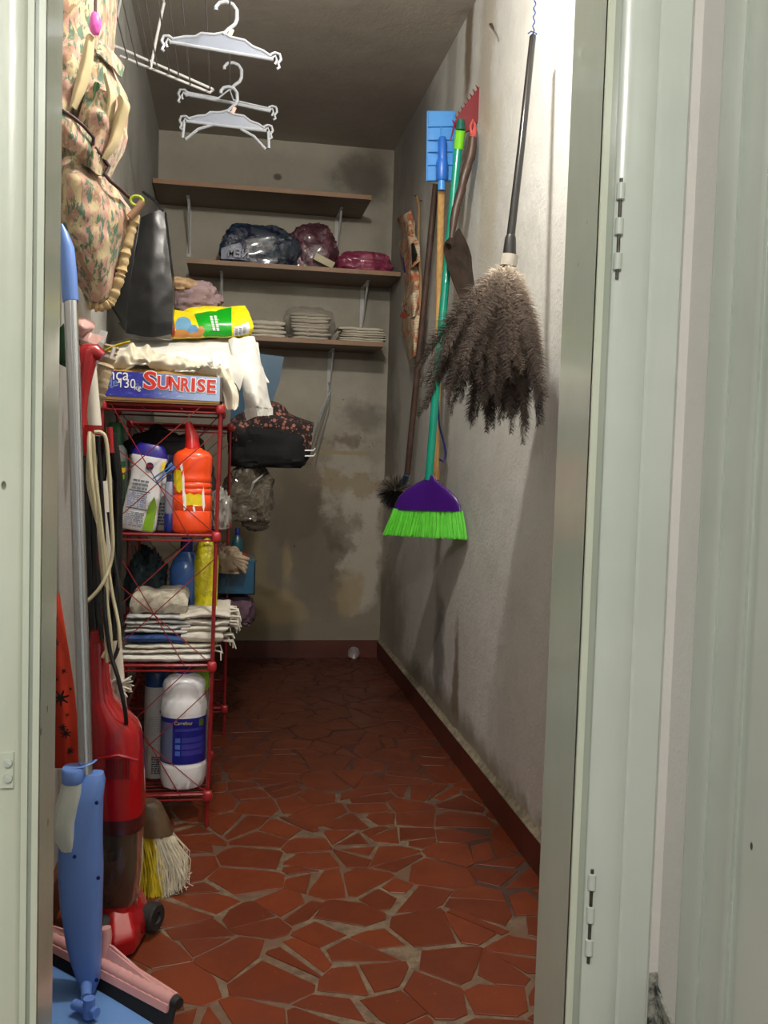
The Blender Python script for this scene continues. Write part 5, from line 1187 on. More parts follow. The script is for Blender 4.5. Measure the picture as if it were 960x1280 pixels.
for (px_, py_, s_) in ((75,872,17),(78,905,9),(69,805,8),(84,915,11),(79,840,6),(84,890,4),(70,775,6),(90,940,8),(73,850,4),(88,862,4)):
    # nearest surface point
    best = None
    for i in range(13):
        for j in range(41):
            p = V(fo(i/12, j/40)); pr_ = R@(p-CAM); X_, Y_ = 480+F_PX*pr_.x/pr_.z, 640+F_PX*pr_.y/pr_.z; d_ = (X_-px_)**2+(Y_-py_)**2
            if best is None or d_ < best[0]: best = (d_, p)
    c = best[1]+V((0,-.003,0)); r_ = s_*Yo2/F_PX*.62
    star = []
    for k in range(14):
        an = 2*PI*k/14+.3; q_ = r_ if k % 2 == 0 else r_*.32
        if k % 2 == 0: star += [c+V((math.cos(an-.10)*q_*.9,0,math.sin(an-.10)*q_*.9)), c+V((math.cos(an)*q_,0,math.sin(an)*q_)), c+V((math.cos(an+.10)*q_*.9,0,math.sin(an+.10)*q_*.9))]
        else: star.append(c+V((math.cos(an)*q_,0,math.sin(an)*q_)))
    MB().prism(star, (0,-.0008,0)).build('printed_flower', M_blackprint, o, smooth=False)

# ---- floral fabric bags hanging on the left wall
t = NT('floral_camouflage_fabric')
m1 = t.mapping((15,15,7), rot=(0,.3,.2)); n1 = t.noise(2.4,5,.6,vec=m1,dist=.8); n2 = t.noise(3.8,4,.65,vec=t.mapping((17,17,7),loc=(4,1,2),rot=(0,.35,0)),dist=1.0); n3 = t.noise(4.5,4,.6,vec=t.mapping((13,13,7),loc=(9,5,2)),dist=.6)
wv = t.noise(13,3,.55,vec=t.mapping((7,7,2.2),rot=(0,.28,0)))
col = t.mix(t.ramp(n3.outputs[0],.42,.56), rgb(180,164,126), rgb(172,132,118))
col = t.mix(t.math('MULTIPLY', t.ramp(n1.outputs[0],.52,.56), .8), col, rgb(138,104,78))
gm = t.math('MULTIPLY', t.ramp(n2.outputs[0],.48,.54), t.ramp(wv.outputs[0],.46,.54)); col = t.mix(t.math('MULTIPLY', gm, .9), col, rgb(50,92,72))
col = t.mix(t.math('MULTIPLY', t.ramp(n1.outputs[0],.36,.32), .6), col, rgb(158,150,96))
t.color(col); t.b.inputs['Roughness'].default_value=.8; t.b.inputs['Sheen Weight'].default_value=.2; t.bump(t.noise(140,3,.6).outputs[0],.15,.002); M_flor = t.m
M_beigef = mat('beige_lining', rgb(188,170,128), .8, var=.08, vscale=8, sheen=.2); M_pipe = mat('dark_brown_piping', rgb(62,38,36), .6)
o = thing('floral_bag', at(110,385,2.1), 'big floral fabric bag with pouches and brown piping hanging on the left wall', 'bag')
Yf = 2.10
def ff(rows, seed, amp, fr, nm, m, nu=40, nv=50, th=.003, fold=None): return MB().grid(smooth_sheet(rows, seed, amp, fr, fold=fold), nu, nv, th).build(nm, m, o, angle=85)
# back panel (main cloth)
rows = [row([(70,-40,2.02),(100,-40,2.05),(128,-40,2.12),(150,-40,2.25)]),row([(66,60,1.98),(96,60,1.98),(122,60,2.04),(142,70,2.2)]),row([(62,150,1.98),(92,160,2.0),(116,160,2.08),(132,160,2.2)]),row([(60,240,2.0),(90,240,2.04),(120,240,2.1),(134,240,2.2)])]
ff(rows, 101, .022, 7, 'upper_bag', M_flor)
# right pouch with folded beige edges
rows = [row([(116,60,2.00),(130,72,2.00),(142,86,2.06)]),row([(112,100,1.96),(138,104,1.97),(160,118,2.06)]),row([(98,150,1.95),(132,152,1.93),(161,148,2.05)]),row([(84,186,1.96),(122,190,1.92),(158,180,2.04)]),row([(82,206,1.97),(116,212,1.93),(138,224,2.02)])]
ff(rows, 102, .018, 9, 'front_pouch', M_flor)
for pts_, w0 in (([(112,42),(106,80),(98,110),(90,135)],.013),([(150,120),(154,130),(148,150),(140,178),(128,200)],.013),([(132,92),(138,118),(134,146),(124,180),(118,204)],.010)):
    P = [at(x,y,1.93) for x,y in pts_]; n_ = len(P); ws = [w0*(.35+.65*math.sin(PI*min(1,(i+.6)/n_))) for i in range(n_)]
    rws = [[p+V((-w,.012,0)), p+V((0,-.006,0)), p+V((w,.012,0))] for p, w in zip(P, ws)]
    ff(rws, 103, .004, 14, 'folded_edge', M_beigef, 10, 30)
# dark green underside strip
P = [(120,102),(117,122),(110,142),(103,160)]; ff([[at(x-4,y,1.938)+V((0,.01,0)), at(x,y,1.93), at(x+5,y,1.938)+V((0,.01,0))] for x,y in P], 104, .003, 12, 'green_strip', mat('plain_green_cloth', rgb(62,108,70), .8, var=.1), 8, 20)
# pocket bands with piping
def pipe(pts_, r=.0035):
    MB().tube([at(x,y,Y) for x,y,Y in pts_], r, 10).build('piping', M_pipe, o)
rows = [row([(66,128,1.88),(92,146,1.88),(116,172,1.92)]),row([(66,150,1.86),(92,168,1.86),(115,190,1.91)]),row([(64,180,1.88),(88,190,1.88),(112,206,1.93)])]
ff(rows, 105, .010, 12, 'pocket', M_flor)
pipe([(64,131,1.87),(78,138,1.865),(92,147,1.865),(105,158,1.88),(117,172,1.905),(116,182,1.91)])
# small belt flap with oval buckle area
rows = [row([(124,50,2.0),(140,62,2.0),(156,84,2.03)]),row([(120,66,1.97),(136,80,1.97),(152,98,2.02)])]
ff(rows, 106, .005, 14, 'strap_flap', M_flor, 24, 12)
# long skirt-like lower bag
rows = [row([(62,196,1.95),(92,194,1.93),(116,196,1.95),(130,206,2.02)]),row([(62,236,1.94),(96,226,1.90),(128,232,1.94),(156,250,2.02)]),row([(62,290,1.95),(98,280,1.91),(136,272,1.94),(170,270,2.0)]),
        row([(74,330,1.97),(108,320,1.93),(136,318,1.95),(158,312,2.0)]),row([(96,372,2.0),(114,376,1.97),(130,380,1.98),(143,378,2.0)])]
ff(rows, 107, .014, 8, 'lower_bag', M_flor, 50, 60)
P = [at(x,y,1.985) for x,y in ((170,268),(164,288),(158,310),(152,338),(145,362),(138,378),(126,384),(112,380))]
mb = MB(); out = []
for i in range(7*8+1):
    k = min(6, i//8); f = i/8-k; out.append(P[k].lerp(P[k+1], f))
mb.tube(out, [.0100*(1+.55*nz((i*.7,0,0),1,3)+.08*math.sin(i*1.9)) for i in range(len(out))], 12); mb.build('gathered_hem', mat('tan_gathered_edge', rgb(196,170,124), .85, var=.15, vscale=40, bump=.5), o)
pipe([(118,184,1.92),(128,196,1.93),(136,208,1.95),(131,218,1.94),(138,226,1.94),(150,236,1.96),(163,248,1.98)], .0042)
rows = [row([(104,186,1.92),(118,190,1.91),(134,200,1.95)]),row([(104,204,1.92),(116,212,1.91),(130,222,1.95)])]
ff(rows, 108, .006, 16, 'pocket', M_flor, 24, 14)
# wooden toggle with lime ring at the lower bag's corner
MB().tube([at(162,272,1.97), at(171,262,1.97), at(178,252,1.97)], [.008,.0075,.007], 10).build('tan_toggle', mat('tan_wood', rgb(156,118,90), .6, var=.1), o)
mb = MB(); c = at(171,251,1.97)
mb.tube([c+V((.0125*math.cos(a_*PI/6),0,.0095*math.sin(a_*PI/6))) for a_ in range(13)], .0032, 8); mb.build('lime_ring', mat('lime_plastic', rgb(168,180,48), .4), o)
# pink balloon-like bit at the top
q = at(119,30,1.93); MB().ball(q, (.012,.014,.022), 18, 12, lambda d: d*(1+.18*nz(d,2,5))).build('pink_pompom', mat('hot_pink_plastic', rgb(214,96,176), .3), o)
MB().tube([at(120,-20,1.94), at(119,24,1.935)], .003, 8).build('piping', M_pipe, o)

# ================================================================== DRYING RACK AND HANGERS
M_galv = mat('grey_wire', rgb(140,138,136), .45, .5, var=.08)
M_whitewire = mat('white_coated_wire', rgb(190,190,188), .35, var=.04)
Yr = 2.9
o = thing('clothes_airer', at(200,90,Yr), 'white framed clothes airer with grey rods below the ceiling, left', 'clothes airer')
rods = [((137,0),(159.5,74)),((152,0),(172,82)),((167,0),(188,84)),((180,0),(197,86)),((195.5,0),(212,93)),((208,0),(223.5,97)),((224,0),(238,106)),((252,0),(262.5,112)),((283,0),(287,118))]
bars = [((143,57),(267,112)),((150,70),(258,114))]
for a, b in bars: MB().tube([at(*a,Yr), at(*b,Yr)], .0042, 10).build('end_bar', M_whitewire, o)
MB().tube([at(267,112,Yr), at(262,116,Yr-.003), at(258,114,Yr)], .0042, 10).build('bar_bend', M_whitewire, o)
for (a, b) in rods:
    e = at(*b, Yr); s_ = V((e.x+ (0), 1.55, e.z))
    MB().tube([e+V((0,.01,0)), V((e.x, 1.6, e.z+.0))], .0021, 8).build('rod', M_galv, o)
MB().tube([at(153,-10,Yr-.1), at(141.5,44,Yr-.02), at(140,55,Yr), at(147,60,Yr)], .0040, 10).build('hanger_arm', M_whitewire, o)
MB().tube([at(202,-60,Yr-.05), at(203.5,0,Yr-.01), at(205,4,Yr), at(196,46,Yr), at(188,87,Yr)], .0044, 10).build('hanger_arm', M_whitewire, o)
MB().tube([at(155,6,3.7), at(166,6,3.7)], .008, 8).build('ceiling_hook', M_iron, o)
# outer end bar near the door, out of view
e0, e1 = at(*rods[0][1],Yr), at(*rods[-1][1],Yr)
MB().tube([V((e0.x-.01,1.6,e0.z)), V((e1.x+.01,1.6,e1.z))], .0042, 10).build('end_bar', M_whitewire, o)
M_clear = NT('frosted_clear_plastic'); b_=M_clear.b; b_.inputs['Base Color'].default_value=(*rgb(146,154,168),1); b_.inputs['Transmission Weight'].default_value=.5; b_.inputs['Roughness'].default_value=.25; b_.inputs['IOR'].default_value=1.3; b_.inputs['Alpha'].default_value=.8; b_.inputs['Coat Weight'].default_value=.4; M_clear=M_clear.m
M_clearedge = mat('clear_plastic_rim', rgb(158,162,168), .25, var=.02, trans=.3, coat=.5)
def hang(pfn, W, kind, label, tagc=None):
    # pfn maps hanger plane coords (x across, z up; origin at the neck) to world
    o = thing('plastic_hanger', pfn(0,0), label, 'hanger', 'clear hangers on the airer'); h = W/2
    def T_(pts, r, nm, m=M_clearedge, n=8): return MB().tube([pfn(x,z) for x,z in pts], r*1.45, n).build(nm, m, o)
    hook = [(0,0),(.012,.014),(.026,.028),(.030,.040),(.028,.062),(.018,.074),(.002,.078),(-.014,.073),(-.022,.062),(-.021,.054)]
    T_([(x*W/.29,z*W/.29) for x,z in hook], .0034, 'hook')
    if kind != 'bar':
        top = [(-h*.82,-.030),(-h*.62,-.020),(-h*.45,-.016),(-h*.36,-.006),(-h*.15,-.004),(0,.004),(h*.12,-.004),(h*.36,-.006),(h*.5,-.018),(h*.68,-.024),(h*.82,-.034)]
        bot = [(h*.82,-.040),(h*.3,-.0400),(-h*.3,-.0385),(-h*.82,-.037)]
        ring = [pfn(x,z) for x,z in top+bot]; n = len(ring); dv = (pfn(1,0)-pfn(0,0)).cross(pfn(0,1)-pfn(0,0)).normalized()*.0024
        MB().prism([p-dv/2 for p in ring], dv).build('web', M_clear, o, smooth=False)
        T_(top, .0026, 'upper_rim'); T_([(-h*.86,-.038),(h*.86,-.041)], .0030, 'lower_rim')
    else:
        T_([(-h*.86,-.036),(0,-.036),(h*.86,-.040)], .0036, 'lower_rim'); T_([(-h*.86,-.030),(-h*.2,-.030),(0,0),(h*.1,-.028),(h*.86,-.033)], .0024, 'upper_rim')
    if kind == 'arch':
        T_([(-h*.9,-.040),(-h*.92,-.085),(-h*.86,-.088),(-h*.6,-.056),(-h*.3,-.040)], .0030, 'arch_arm'); T_([(h*.9,-.042),(h*.93,-.088),(h*.86,-.092),(h*.6,-.060),(h*.3,-.043)], .0030, 'arch_arm')
    for s_ in (-1, 1):
        cx = s_*h*.92; z0 = -.036
        T_([(cx-s_*.016,z0+.006),(cx-s_*.006,z0+.012),(cx+s_*.006,z0+.010),(cx+s_*.010,z0-.002),(cx+s_*.004,z0-.012),(cx+s_*.008,z0-.022),(cx+s_*.002,z0-.026)], .0026, 'clip')
        T_([(cx-s_*.016,z0-.004),(cx-s_*.004,z0+.004),(cx,z0-.006),(cx-s_*.004,z0-.016)], .0024, 'clip')
    if tagc: p = pfn(.018,.006); MB().box(p, (.009,.006,.018), Matrix.Rotation(.4,3,'Y')).build('size_tag', tagc, o, smooth=False)
    return o
e8 = at(287,118,Yr)      # last rod: hangers hang on it
def plane(px, py, Y, W, twist, slope):
    c = at(px, py, Y); ux = V((math.cos(twist), math.sin(twist), -slope)).normalized(); uz = V((slope,0,1)).normalized()
    return lambda x, z: c+ux*x+uz*z
YH1 = 2.36; YH2 = 2.72
M_tagy = mat('cream_size_tag', rgb(214,206,150), .5); M_tagp = mat('salmon_size_tag', rgb(214,140,120), .5)
hang(plane(279,43,YH1,.29,0,.055), .29, 'web', 'clear plastic hanger nearest the camera, the highest of the three', M_tagy)
hang(plane(287,112,YH2+.06,.285,0,.09), .285, 'bar', 'thin clear hanger seen edge-on in the middle of the three')
hang(plane(284,140,YH2,.26,0,.02), .26, 'arch', 'lowest clear hanger with an arched lower arm', M_tagp)

# ================================================================== RIGHT WALL TOOLS
def rw(px, py, off): return onX(px, py, XR-off)
# hook rail behind the tools
# ---- flat blue mop head on a wooden pole
M_blue = mat('sky_blue_mop_plastic', rgb(62,136,206), .4, var=.05, vscale=8)
M_blued = mat('blue_socket', rgb(36,100,190), .35, var=.06)
M_pine = NT('pine_stick'); n = M_pine.noise(5,4,.6,vec=M_pine.mapping((20,20,1))); M_pine.color(M_pine.mix(M_pine.ramp(n.outputs[0],.3,.7), rgb(206,166,106), rgb(184,142,84))); M_pine.b.inputs['Roughness'].default_value=.5; M_pine=M_pine.m
o = thing('flat_mop', rw(551,226,.06), 'light blue ribbed mop head turned upwards on a pine stick, right wall', 'mop')
Yp = at(551,180,3.1).y
cs = [at(535,138,Yp), at(569,138,Yp), at(566,226,Yp), at(533,226,Yp)]
mb = MB().prism(cs, (0,.012,0)); po = mb.build('plate', M_blue, o, smooth=True, angle=30); bv = po.modifiers.new('bevel','BEVEL'); bv.width=.004; bv.segments=3
mb = MB()
for py_ in (158, 174.5, 189.5, 206): mb.tube([at(534.5,py_,Yp-.003), at(568,py_-.5,Yp-.003)], .0028, 6)
mb.tube([at(551.5,158,Yp-.003), at(550.5,180,Yp-.003)], .0026, 6); mb.tube([at(534.5,139,Yp-.003), at(533.5,226,Yp-.003)], .003, 6); mb.tube([at(568.5,139,Yp-.003), at(566,226,Yp-.003)], .003, 6)
mb.build('ribs', M_blue, o)
mb = MB(); 
for py_ in (174.5,189.5): mb.bb(tuple(at(536,py_+1.2,Yp-.004)), tuple(at(547,py_+2.6,Yp-.001)))
mb.build('slots', mat('slot_shadow_blue', rgb(24,60,120), .6), o, smooth=False)
MB().tube([at(553,172,Yp-.014), at(553,176,Yp-.016), at(553,200,Yp-.018)], [.011,.0145,.0150], 18).build('socket', M_blued, o)
MB().tube([at(553,200,Yp-.018), at(552.5,205,Yp-.018), at(552,222,Yp-.018), at(552,226,Yp-.018)], [.017,.0200,.0195,.016], 18).build('socket_ring', M_blued, o)
MB().tube([at(552,224,Yp-.018), rw(549,360,.05), rw(546,520,.05), rw(545,600,.05)], .0125, 14).build('stick', M_pine, o)
MB().tube([at(552,224,Yp-.018), at(551.8,238,Yp-.018)], .0129, 14).build('painted_collar', M_blue, o)
# ---- broom
M_teal = mat('teal_green_pole', rgb(10,140,116), .25, var=.05, coat=.4); M_purple = mat('purple_plastic', rgb(66,22,118), .25, var=.05, vscale=4, coat=.4)
M_gb = mat('neon_green_bristles', rgb(104,226,60), .5, var=.08, vscale=50)
o = thing('broom', rw(533,640,.05), 'purple broom with bright green bristles and teal pole, right wall', 'broom')
top = rw(575,160,.06); jn = at(536,600,3.05)
MB().tube([top, top.lerp(jn,.35)+V((-.002,0,0)), top.lerp(jn,.7)+V((-.003,0,0)), jn], .0135, 16).build('pole', M_teal, o)
def along(p, a_, b_): return p.lerp(jn, a_), p.lerp(jn, b_)
a, b = rw(575.5,163,.062), rw(573,186,.062); MB().tube([a,b], .0165, 16).build('lime_band', mat('lime_band_plastic', rgb(120,206,40), .35), o)
MB().tube([rw(576,150,.062), a], [.012,.0165], 16).build('end_cap', mat('dark_teal_cap', rgb(8,96,80), .3), o)
Yj = jn.y
def turn(mb):
    # the head is turned about 45 degrees so that one end meets the wall
    for i, v in enumerate(mb.v):
        off = v.x-jn.x; y2 = v.y-off*.95*(3.05/(3.05+abs(off))); k = y2/v.y; mb.v[i] = V((v.x*k, y2, 1+(v.z-1)*k))
    return mb
hw = [(536,598,.6),(536,600,7),(534,604,14),(533,612,26),(533,622,38),(533,632,45)]
# head as a lofted fan, centre px / half width px
hd_ = [(537,594,5,.012),(537,600,8,.016),(536,604,15,.018),(535,612,28,.020),(535,622,38,.022),(535,631,43,.023),(535,638,44,.023)]
turn(MB().loft([(at(x,y,Yj), h*Yj/F_PX, r) for x,y,h,r in hd_], n=32, sq=.7)).build('head', M_purple, o)
rr = random.Random(21); mb = MB()
for k in range(1300):
    u = rr.uniform(-1,1); v = rr.uniform(-1,1); v2 = v*.022*(1-.3*abs(u))
    p0 = at(535+43*u, 637+1.5*u, Yj)+V((0,v2*.8,0)); x1_ = 531+52*u+rr.uniform(-1.2,1.2); y1_ = 669+6*(u*.5+.5)-rr.uniform(0,3.5)
    p1 = at(x1_, y1_, Yj)+V((0,v2*1.25,0)); mb.tube([p0, p0.lerp(p1,.5)+V((rr.uniform(-.001,.001),0,0)), p1], .00115, 3, caps=False)
tag(turn(mb).build('bristles', M_gb, o), kind='stuff')
# ---- thin dark stick with round brush
M_darkstick = mat('dark_brown_stick', rgb(84,62,52), .5, var=.2, vscale=20)
o = thing('cobweb_brush', rw(494,640,.05), 'dark brown stick with round black bristle brush hanging in the corner', 'brush')
e = rw(509,592,.06); MB().tube([rw(545,230,.03), rw(530,380,.04), e], .0125, 12).build('stick', M_darkstick, o)
MB().tube([e, rw(505,603,.06)], .0125, 12).build('blue_ferrule', mat('faded_blue_ferrule', rgb(70,96,120), .5), o)
c = rw(494,614,.075); rr = random.Random(2); ml, md = MB(), MB()
for k in range(1300):
    z = rr.uniform(-1,1); an = rr.uniform(0,2*PI); s_ = math.sqrt(1-z*z); d_ = V((s_*math.cos(an), s_*math.sin(an), z)); L = rr.uniform(.064,.084)
    if d_.x > .75: continue
    (ml if (d_.z > .1 and rr.random() < .55) else md).tube([c+d_*.008, c+d_*L*.6+V((0,0,-.002)), c+d_*L+V((0,0,-.006))], [.0014,.0011,.0006], 3, caps=False)
tag(md.build('black_bristles', mat('black_bristle', rgb(26,25,26), .6), o), kind='stuff'); tag(ml.build('pale_bristles', mat('pale_bristle', rgb(150,138,120), .6), o), kind='stuff')
MB().ball(c, .02, 12, 8).build('brush_core', M_blackplastic, o)
# ---- navy strap hanging behind the broom
o = cable('strap', [(548,500,3.2),(549,530,3.2),(554,550,3.2),(557,566,3.2),(555,576,3.2),(549,574,3.2)], .0035, M_navy); tag(o, 'navy strap loop hanging behind the teal broom pole', 'strap')
# ---- red toothed rake
M_rake = mat('dark_red_plastic', rgb(112,20,30), .45, var=.1, vscale=12)
o = thing('hand_rake', rw(588,170,.03), 'dark red triangular toothed scraper hanging highest on the right wall', 'rake')
Yk = 3.0
tri = [at(600,107,Yk), at(599,146,Yk), at(592,160,Yk), at(572,170,Yk), at(567,154,Yk), at(576,139,Yk)]
MB().prism(tri, (.004,.006,0)).build('blade', M_rake, o, smooth=False)
mb = MB(); a, b = at(600,107,Yk), at(567,156,Yk)
for k in range(9):
    p = a.lerp(b, (k+.6)/9); mb.tube([p+V((0,.003,0)), p+V((-.010,-.002,.009))], [.0035,.0008], 6)
mb.build('teeth', M_rake, o)
MB().tube([at(569,154,Yk), at(566,164,Yk-.01), at(563,176,Yk-.01)], [.004,.003,.002], 8).build('red_cord', M_rake, o)
# ---- small shovel with turned dark handle
o = thing('hand_shovel', rw(575,330,.05), 'rusty curved hand shovel with knobbly dark wooden handle, right wall', 'shovel')
hs = [(591,172,7),(590,184,8),(588,196,8.5),(585,205,7.5),(584,209,8.6),(580,222,8),(577.5,233,6.6),(577,236,8),(573,250,7.6),(570.5,258,6.6),(570,261,7.6),(567.5,275,7.2),(565,292,5),(563.5,304,4.2)]
MB().tube([at(x,y,2.95-.0) for x,y,r in hs], [r*.74*2.95/F_PX for x,y,r in hs], 16).build('handle', mat('dark_turned_wood', rgb(72,50,40), .45, var=.2, vscale=25), o)
MB().tube([at(592,166,2.95), at(594,156,2.96), at(591,150,2.96), at(588,158,2.95), at(590,172,2.95)], .004, 8).build('hanging_loop', mat('salmon_red_cap', rgb(190,80,74), .4), o)
MB().tube([at(594,160,2.95), at(591,172,2.95)], [.006,.0125], 12).build('red_cap', bpy.data.materials['salmon_red_cap'], o)
M_rust = mat('rusty_iron', rgb(84,68,58), .4, .7, var=.3, vscale=18, bump=.3)
rows = [row([(556,302,2.93),(566,294,2.95),(574,285,3.0)]),row([(556,318,2.92),(568,312,2.96),(585,306,3.02)]),row([(566,350,2.91),(578,342,2.95),(593,335,3.02)]),row([(576,374,2.90),(586,364,2.93),(596,352,2.99)])]
MB().grid(smooth_sheet(rows, 1, .001, 5), 20, 24, .003).build('blade', M_rust, o, angle=80)
MB().tube([at(563.5,300,2.95), at(560,308,2.93)], [.010,.012], 12).build('socket', M_rust, o)
# ---- paper-printed hanging organiser in the corner
t = NT('printed_paper'); v = t.noise(14,4,.6,dist=1.2); w3 = t.n.new('ShaderNodeTexWave'); w3.inputs['Scale'].default_value=26; w3.bands_direction='Z'; w3.inputs['Distortion'].default_value=2.5; w3.inputs['Detail'].default_value=3; t.link(t.tc.outputs['Object'], w3.inputs['Vector'])
c_ = t.mix(t.math('MULTIPLY', t.ramp(w3.outputs[0],.6,.9),.35), rgb(206,190,158), rgb(130,118,106)); c_ = t.mix(t.math('MULTIPLY', t.ramp(v.outputs[0],.49,.55), .85), c_, rgb(190,92,48)); t.color(c_); t.b.inputs['Roughness'].default_value=.75; M_pp = t.m
o = thing('hanging_organiser', rw(512,450,.02), 'strip of orange and cream printed packets hung in the far right corner', 'organiser')
def pk(ptsl, ptsr, off, seed, m=M_pp, nm='packet'):
    rws = [[rw(l[0],l[1],off), rw((l[0]+r_[0])/2,(l[1]+r_[1])/2,off+.030), rw(r_[0],r_[1],off)] for l, r_ in zip(ptsl, ptsr)]
    return MB().grid(smooth_sheet(rws, seed, .010, 14), 16, 26, .003).build(nm, m, o, angle=80)
pk([(494,274),(500,282),(503,300)], [(514,262),(518,280),(519,300)], .012, 1)
pk([(498,302),(502,320),(506,342)], [(518,292),(524,306),(525,326)], .03, 2)
pk([(504,342),(506,366),(500,384)], [(521,332),(526,352),(524,370)], .025, 3)
pk([(503,376),(505,388),(509,400)], [(523,362),(524,380),(522,394)], .034, 4)
pk([(501,402),(506,425),(512,450)], [(524,386),(526,410),(522,442)], .03, 5)
MB().tube([rw(521,246,.012), rw(524,262,.015), rw(523,300,.02), rw(526,350,.03), rw(525,420,.03)], .006, 8).build('cane', mat('bamboo_cane', rgb(160,128,88), .6), o)
MB().grid(smooth_sheet([[rw(501,392,.04),rw(504,390,.045),rw(508,392,.04)],[rw(499,396,.04),rw(504,398,.045),rw(509,397,.04)]],3,.001,9), 8, 6, .002).build('red_patch', mat('vermilion_paper', rgb(206,72,40), .6), o)
MB().tube([rw(516,305,.055), rw(518,318,.062), rw(517,331,.055)], [.007,.012,.006], 12, flat=.6).build('black_clip', M_blackplastic, o)
MB().tube([rw(505,322,.035), rw(507,341,.035)], .006, 8).build('navy_clip', M_navy, o)
for q in ((520,245),(527,251)): 
    p = rw(*q,.004); MB().tube([p+V((.003,0,0)), p-V((.008,0,-.001))], .003, 8).build('nail', M_iron, o)

# ---- feather duster
o = thing('feather_duster', rw(640,330,.10), 'large grey brown feather duster hanging from its black handle, right wall', 'feather duster')
Yt, Ym = 2.20, 2.13
F0 = at(637,322,Ym); Tp = at(666,46,Yt)
MB().tube([Tp+V((.001,0,.006)), Tp, Tp.lerp(F0,.5), at(638,298,Ym)], [.004,.0080,.0090,.0100], 16).build('handle', M_blackgloss, o)
MB().tube([at(638.5,294,Ym), at(638,298,Ym), at(636.5,322,Ym)], [.0105,.013,.0165], 18).build('ferrule', M_blackplastic, o)
MB().tube([at(637,319,Ym), at(635,333,Ym)], [.021,.020], 18).build('wrapped_collar', mat('translucent_wrap', rgb(190,184,172), .3, var=.1, bump=.6, trans=.2), o)
sc_ = MB(); P = [at(670,-60,Yt+.0)]
for k in range(30):
    P.append(at(670-.13*k+1.2*math.sin(k*1.3), -20+2.3*k, Yt-.002+.003*math.cos(k*1.7)))
sc_.tube(P, .0016, 6); sc_.tube([at(665,50,Yt-.006), at(671,42,Yt-.006), at(664,39,Yt-.006), at(660,42,Yt-.004)], .0016, 6); sc_.build('blue_string', mat('blue_string', rgb(40,60,130), .7), o)
def feather_mb(L, W, nb, rng, shag):
    mb = MB(); sp = []
    for i in range(9):
        t_ = i/8; sp.append(V((0, -.20*L*t_*t_, -L*t_)))
    mb.tube(sp, [.0011*(1-.85*i/8) for i in range(9)], 4, caps=False)
    for s_ in (-1,1):
        for k in range(nb):
            t_ = .10+.90*(k+rng.random())/nb; b0 = V((0, -.20*L*t_*t_, -L*t_))
            wv_ = W*(math.sin(PI*min(1,t_*.80+.14))**.6)*rng.uniform(.65,1.1); up = rng.uniform(.2,.55)+t_*.9
            d1 = V((s_*1.0, rng.uniform(-shag,shag), -up)).normalized(); d2 = V((s_*.8, rng.uniform(-shag,shag)*1.5, -up-.9)).normalized()
            p1 = b0+d1*wv_*.55; p2 = p1+d2*wv_*.6+V((rng.uniform(-1,1),rng.uniform(-1,1),rng.uniform(-1,1)))*wv_*.18; wd = rng.uniform(.0004,.0010)
            mb.add([b0+V((0,0,wd)), b0-V((0,0,wd)), p1+V((0,0,wd)), p1-V((0,0,wd*.9)), p2], [(0,1,3,2),(2,3,4)])
    return mb
def feather_mat(name, stops):
    t = NT(name); sep = t.n.new('ShaderNodeSeparateXYZ'); t.link(t.tc.outputs['Generated'], sep.inputs[0]); oi = t.n.new('ShaderNodeObjectInfo')
    n = t.noise(40,3,.6); g = t.math('ADD', sep.outputs[2], t.math('MULTIPLY', t.math('SUBTRACT', n.outputs[0], .5), .3))
    c = t.mix(t.ramp(g, .35, .72), stops[0], stops[1]); c = t.mix(t.ramp(g, .68, 1.0), c, stops[2])
    hs = t.n.new('ShaderNodeHueSaturation'); t.link(c, hs.inputs['Color']); t.link(t.math('ADD', t.math('MULTIPLY', oi.outputs['Random'], .5), .75), hs.inputs['Value'])
    t.color(hs.outputs[0]); t.b.inputs['Roughness'].default_value=.75; t.b.inputs['Specular IOR Level'].default_value=.25; return t.m
M_fd = feather_mat('feather_dark', (rgb(58,48,42), rgb(80,68,60), rgb(146,132,118))); M_fl = feather_mat('feather_light', (rgb(122,108,94), rgb(164,150,134), rgb(196,184,168)))
rr = random.Random(33)
protos = {}
for key_, (L, W, nb, sh, m) in {'d0':(.385,.036,230,.8,M_fd),'d1':(.35,.040,230,.9,M_fd),'d2':(.31,.038,220,1.0,M_fd),'l0':(.21,.030,240,1.7,M_fl),'l1':(.17,.028,230,1.9,M_fl),'l2':(.24,.028,240,1.6,M_fl)}.items():
    me_o = feather_mb(L, W, nb, rr, sh).build('feather', m, None, origin=(0,0,0), smooth=False); protos[key_] = me_o.data; bpy.data.objects.remove(me_o)
dax = (F0-Tp).normalized(); down = dax
base = at(635,330,Ym)
cnt = 0
def add_feather(key_, az, tilt, drop, scale, roll_):
    global cnt
    f = bpy.data.objects.new('feather', protos[key_]); C.objects.link(f); f.parent = o
    # local -z is the quill direction, +y the way it bows: outward
    out = V((math.cos(az), math.sin(az), 0)); out = (out-down*out.dot(down)).normalized()
    q = (down*math.cos(tilt)+out*math.sin(tilt)).normalized(); yv = (-(out*math.cos(tilt)-down*math.sin(tilt)))*-1
    yv = (yv - q*yv.dot(q)).normalized(); xv = yv.cross(-q)
    M = Matrix((xv, yv, -q)).transposed() @ Matrix.Rotation(roll_, 3, 'Z')
    pos = base+down*drop+out*.010-wpos(o)
    f.matrix_basis = Matrix.Translation(pos) @ M.to_4x4() @ Matrix.Scale(scale, 4); cnt += 1
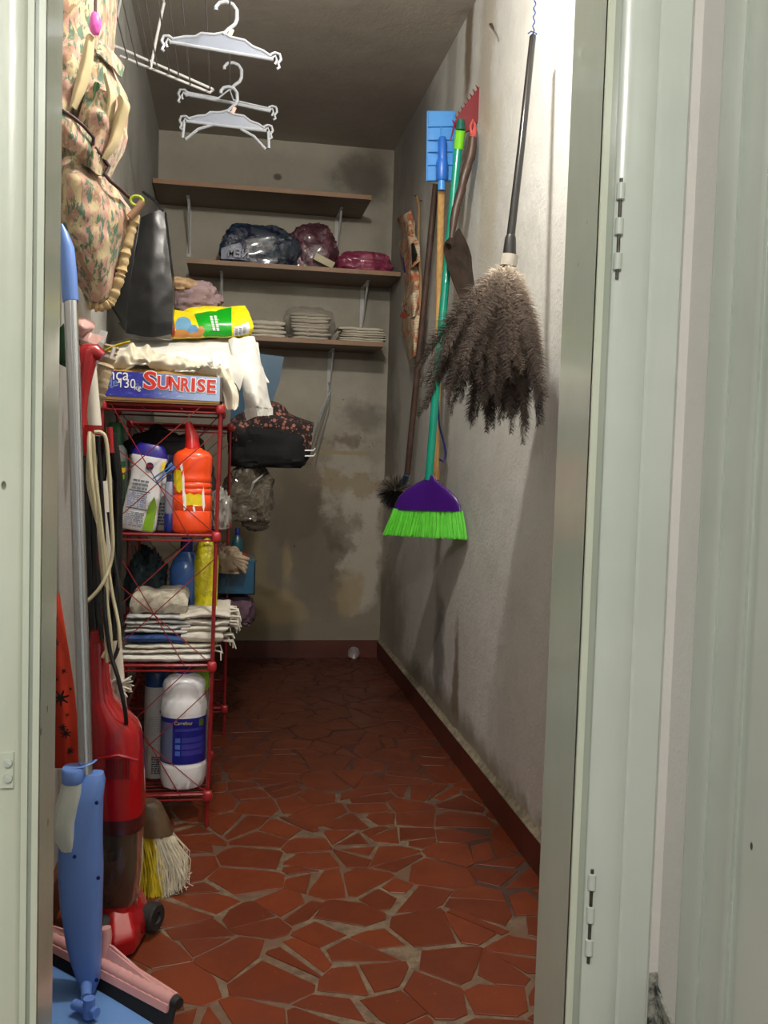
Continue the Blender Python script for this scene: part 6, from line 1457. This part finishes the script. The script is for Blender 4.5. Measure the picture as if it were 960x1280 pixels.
for k in range(88):      # long dark feathers
    az = 2*PI*k*.618; ti = math.radians(36)*math.sqrt((k+.5)/88); 
    ti *= .80 if math.cos(az) > .3 else (1.22 if math.cos(az) < -.2 else 1)
    add_feather(('d0','d1','d2')[k%3], az, ti+rr.uniform(-.03,.03), rr.uniform(0,.02), rr.uniform(.88,1.03), rr.uniform(-.7,.7))
for k in range(120):      # paler short feathers over the shoulders
    az = 2*PI*k*.618+.4; ti = math.radians(38)*math.sqrt((k+12)/132)
    if math.cos(az) > .3: ti *= .8
    add_feather(('l0','l1','l2')[k%3], az, ti+rr.uniform(-.04,.04), rr.uniform(-.004,.045), rr.uniform(.85,1.1), rr.uniform(-.9,.9))
for k in range(50):      # mid-length ones around the middle
    az = 2*PI*k*.618+1.1; ti = math.radians(36)*math.sqrt((k+15)/65)
    if math.cos(az) > .3: ti *= .75
    add_feather(('d2','l2')[k%2], az, ti, rr.uniform(.02,.07), rr.uniform(.8,1.0), rr.uniform(-.9,.9))

# ---- glass marble at the back skirting
c = onZ(441,822,.0); o = MB().ball((c.x, min(c.y,YB-bt-.035), .031), .030, 32, 20).build('glass_ball', None or NT('clear_glass').m, None)
g = bpy.data.materials['clear_glass'].node_tree.nodes['Principled BSDF']; g.inputs['Transmission Weight'].default_value=.9; g.inputs['Roughness'].default_value=.02; g.inputs['IOR'].default_value=1.45; g.inputs['Base Color'].default_value=(.95,.95,.95,1)
tag(o, 'small shiny glass ball on the floor against the back skirting', 'ball')
# ---- wire hangers hanging under the lowest shelf
o = thing('wire_hangers', at(408,495,4.5), 'thin pale wire hangers dangling below the lowest shelf bracket', 'hanger')
for dx in (0, 4, 9):
    MB().tube([at(410+dx*.3,478,4.52), at(413,488,4.50), at(407+dx*.6,500,4.50), at(395+dx,530,4.5), at(384+dx*1.2,568,4.5)], .0026, 6).build('hanger_wire', mat('pale_blue_wire', rgb(150,160,162), .4, .3), o)
# nail in the right wall
o = MB().tube([rw(612,30,.002), rw(615,30,.03), rw(617,36,.035)], .0025, 6).build('wall_hook', M_iron, None); tag(o, 'small bent iron hook in the right wall near the ceiling', 'hook')
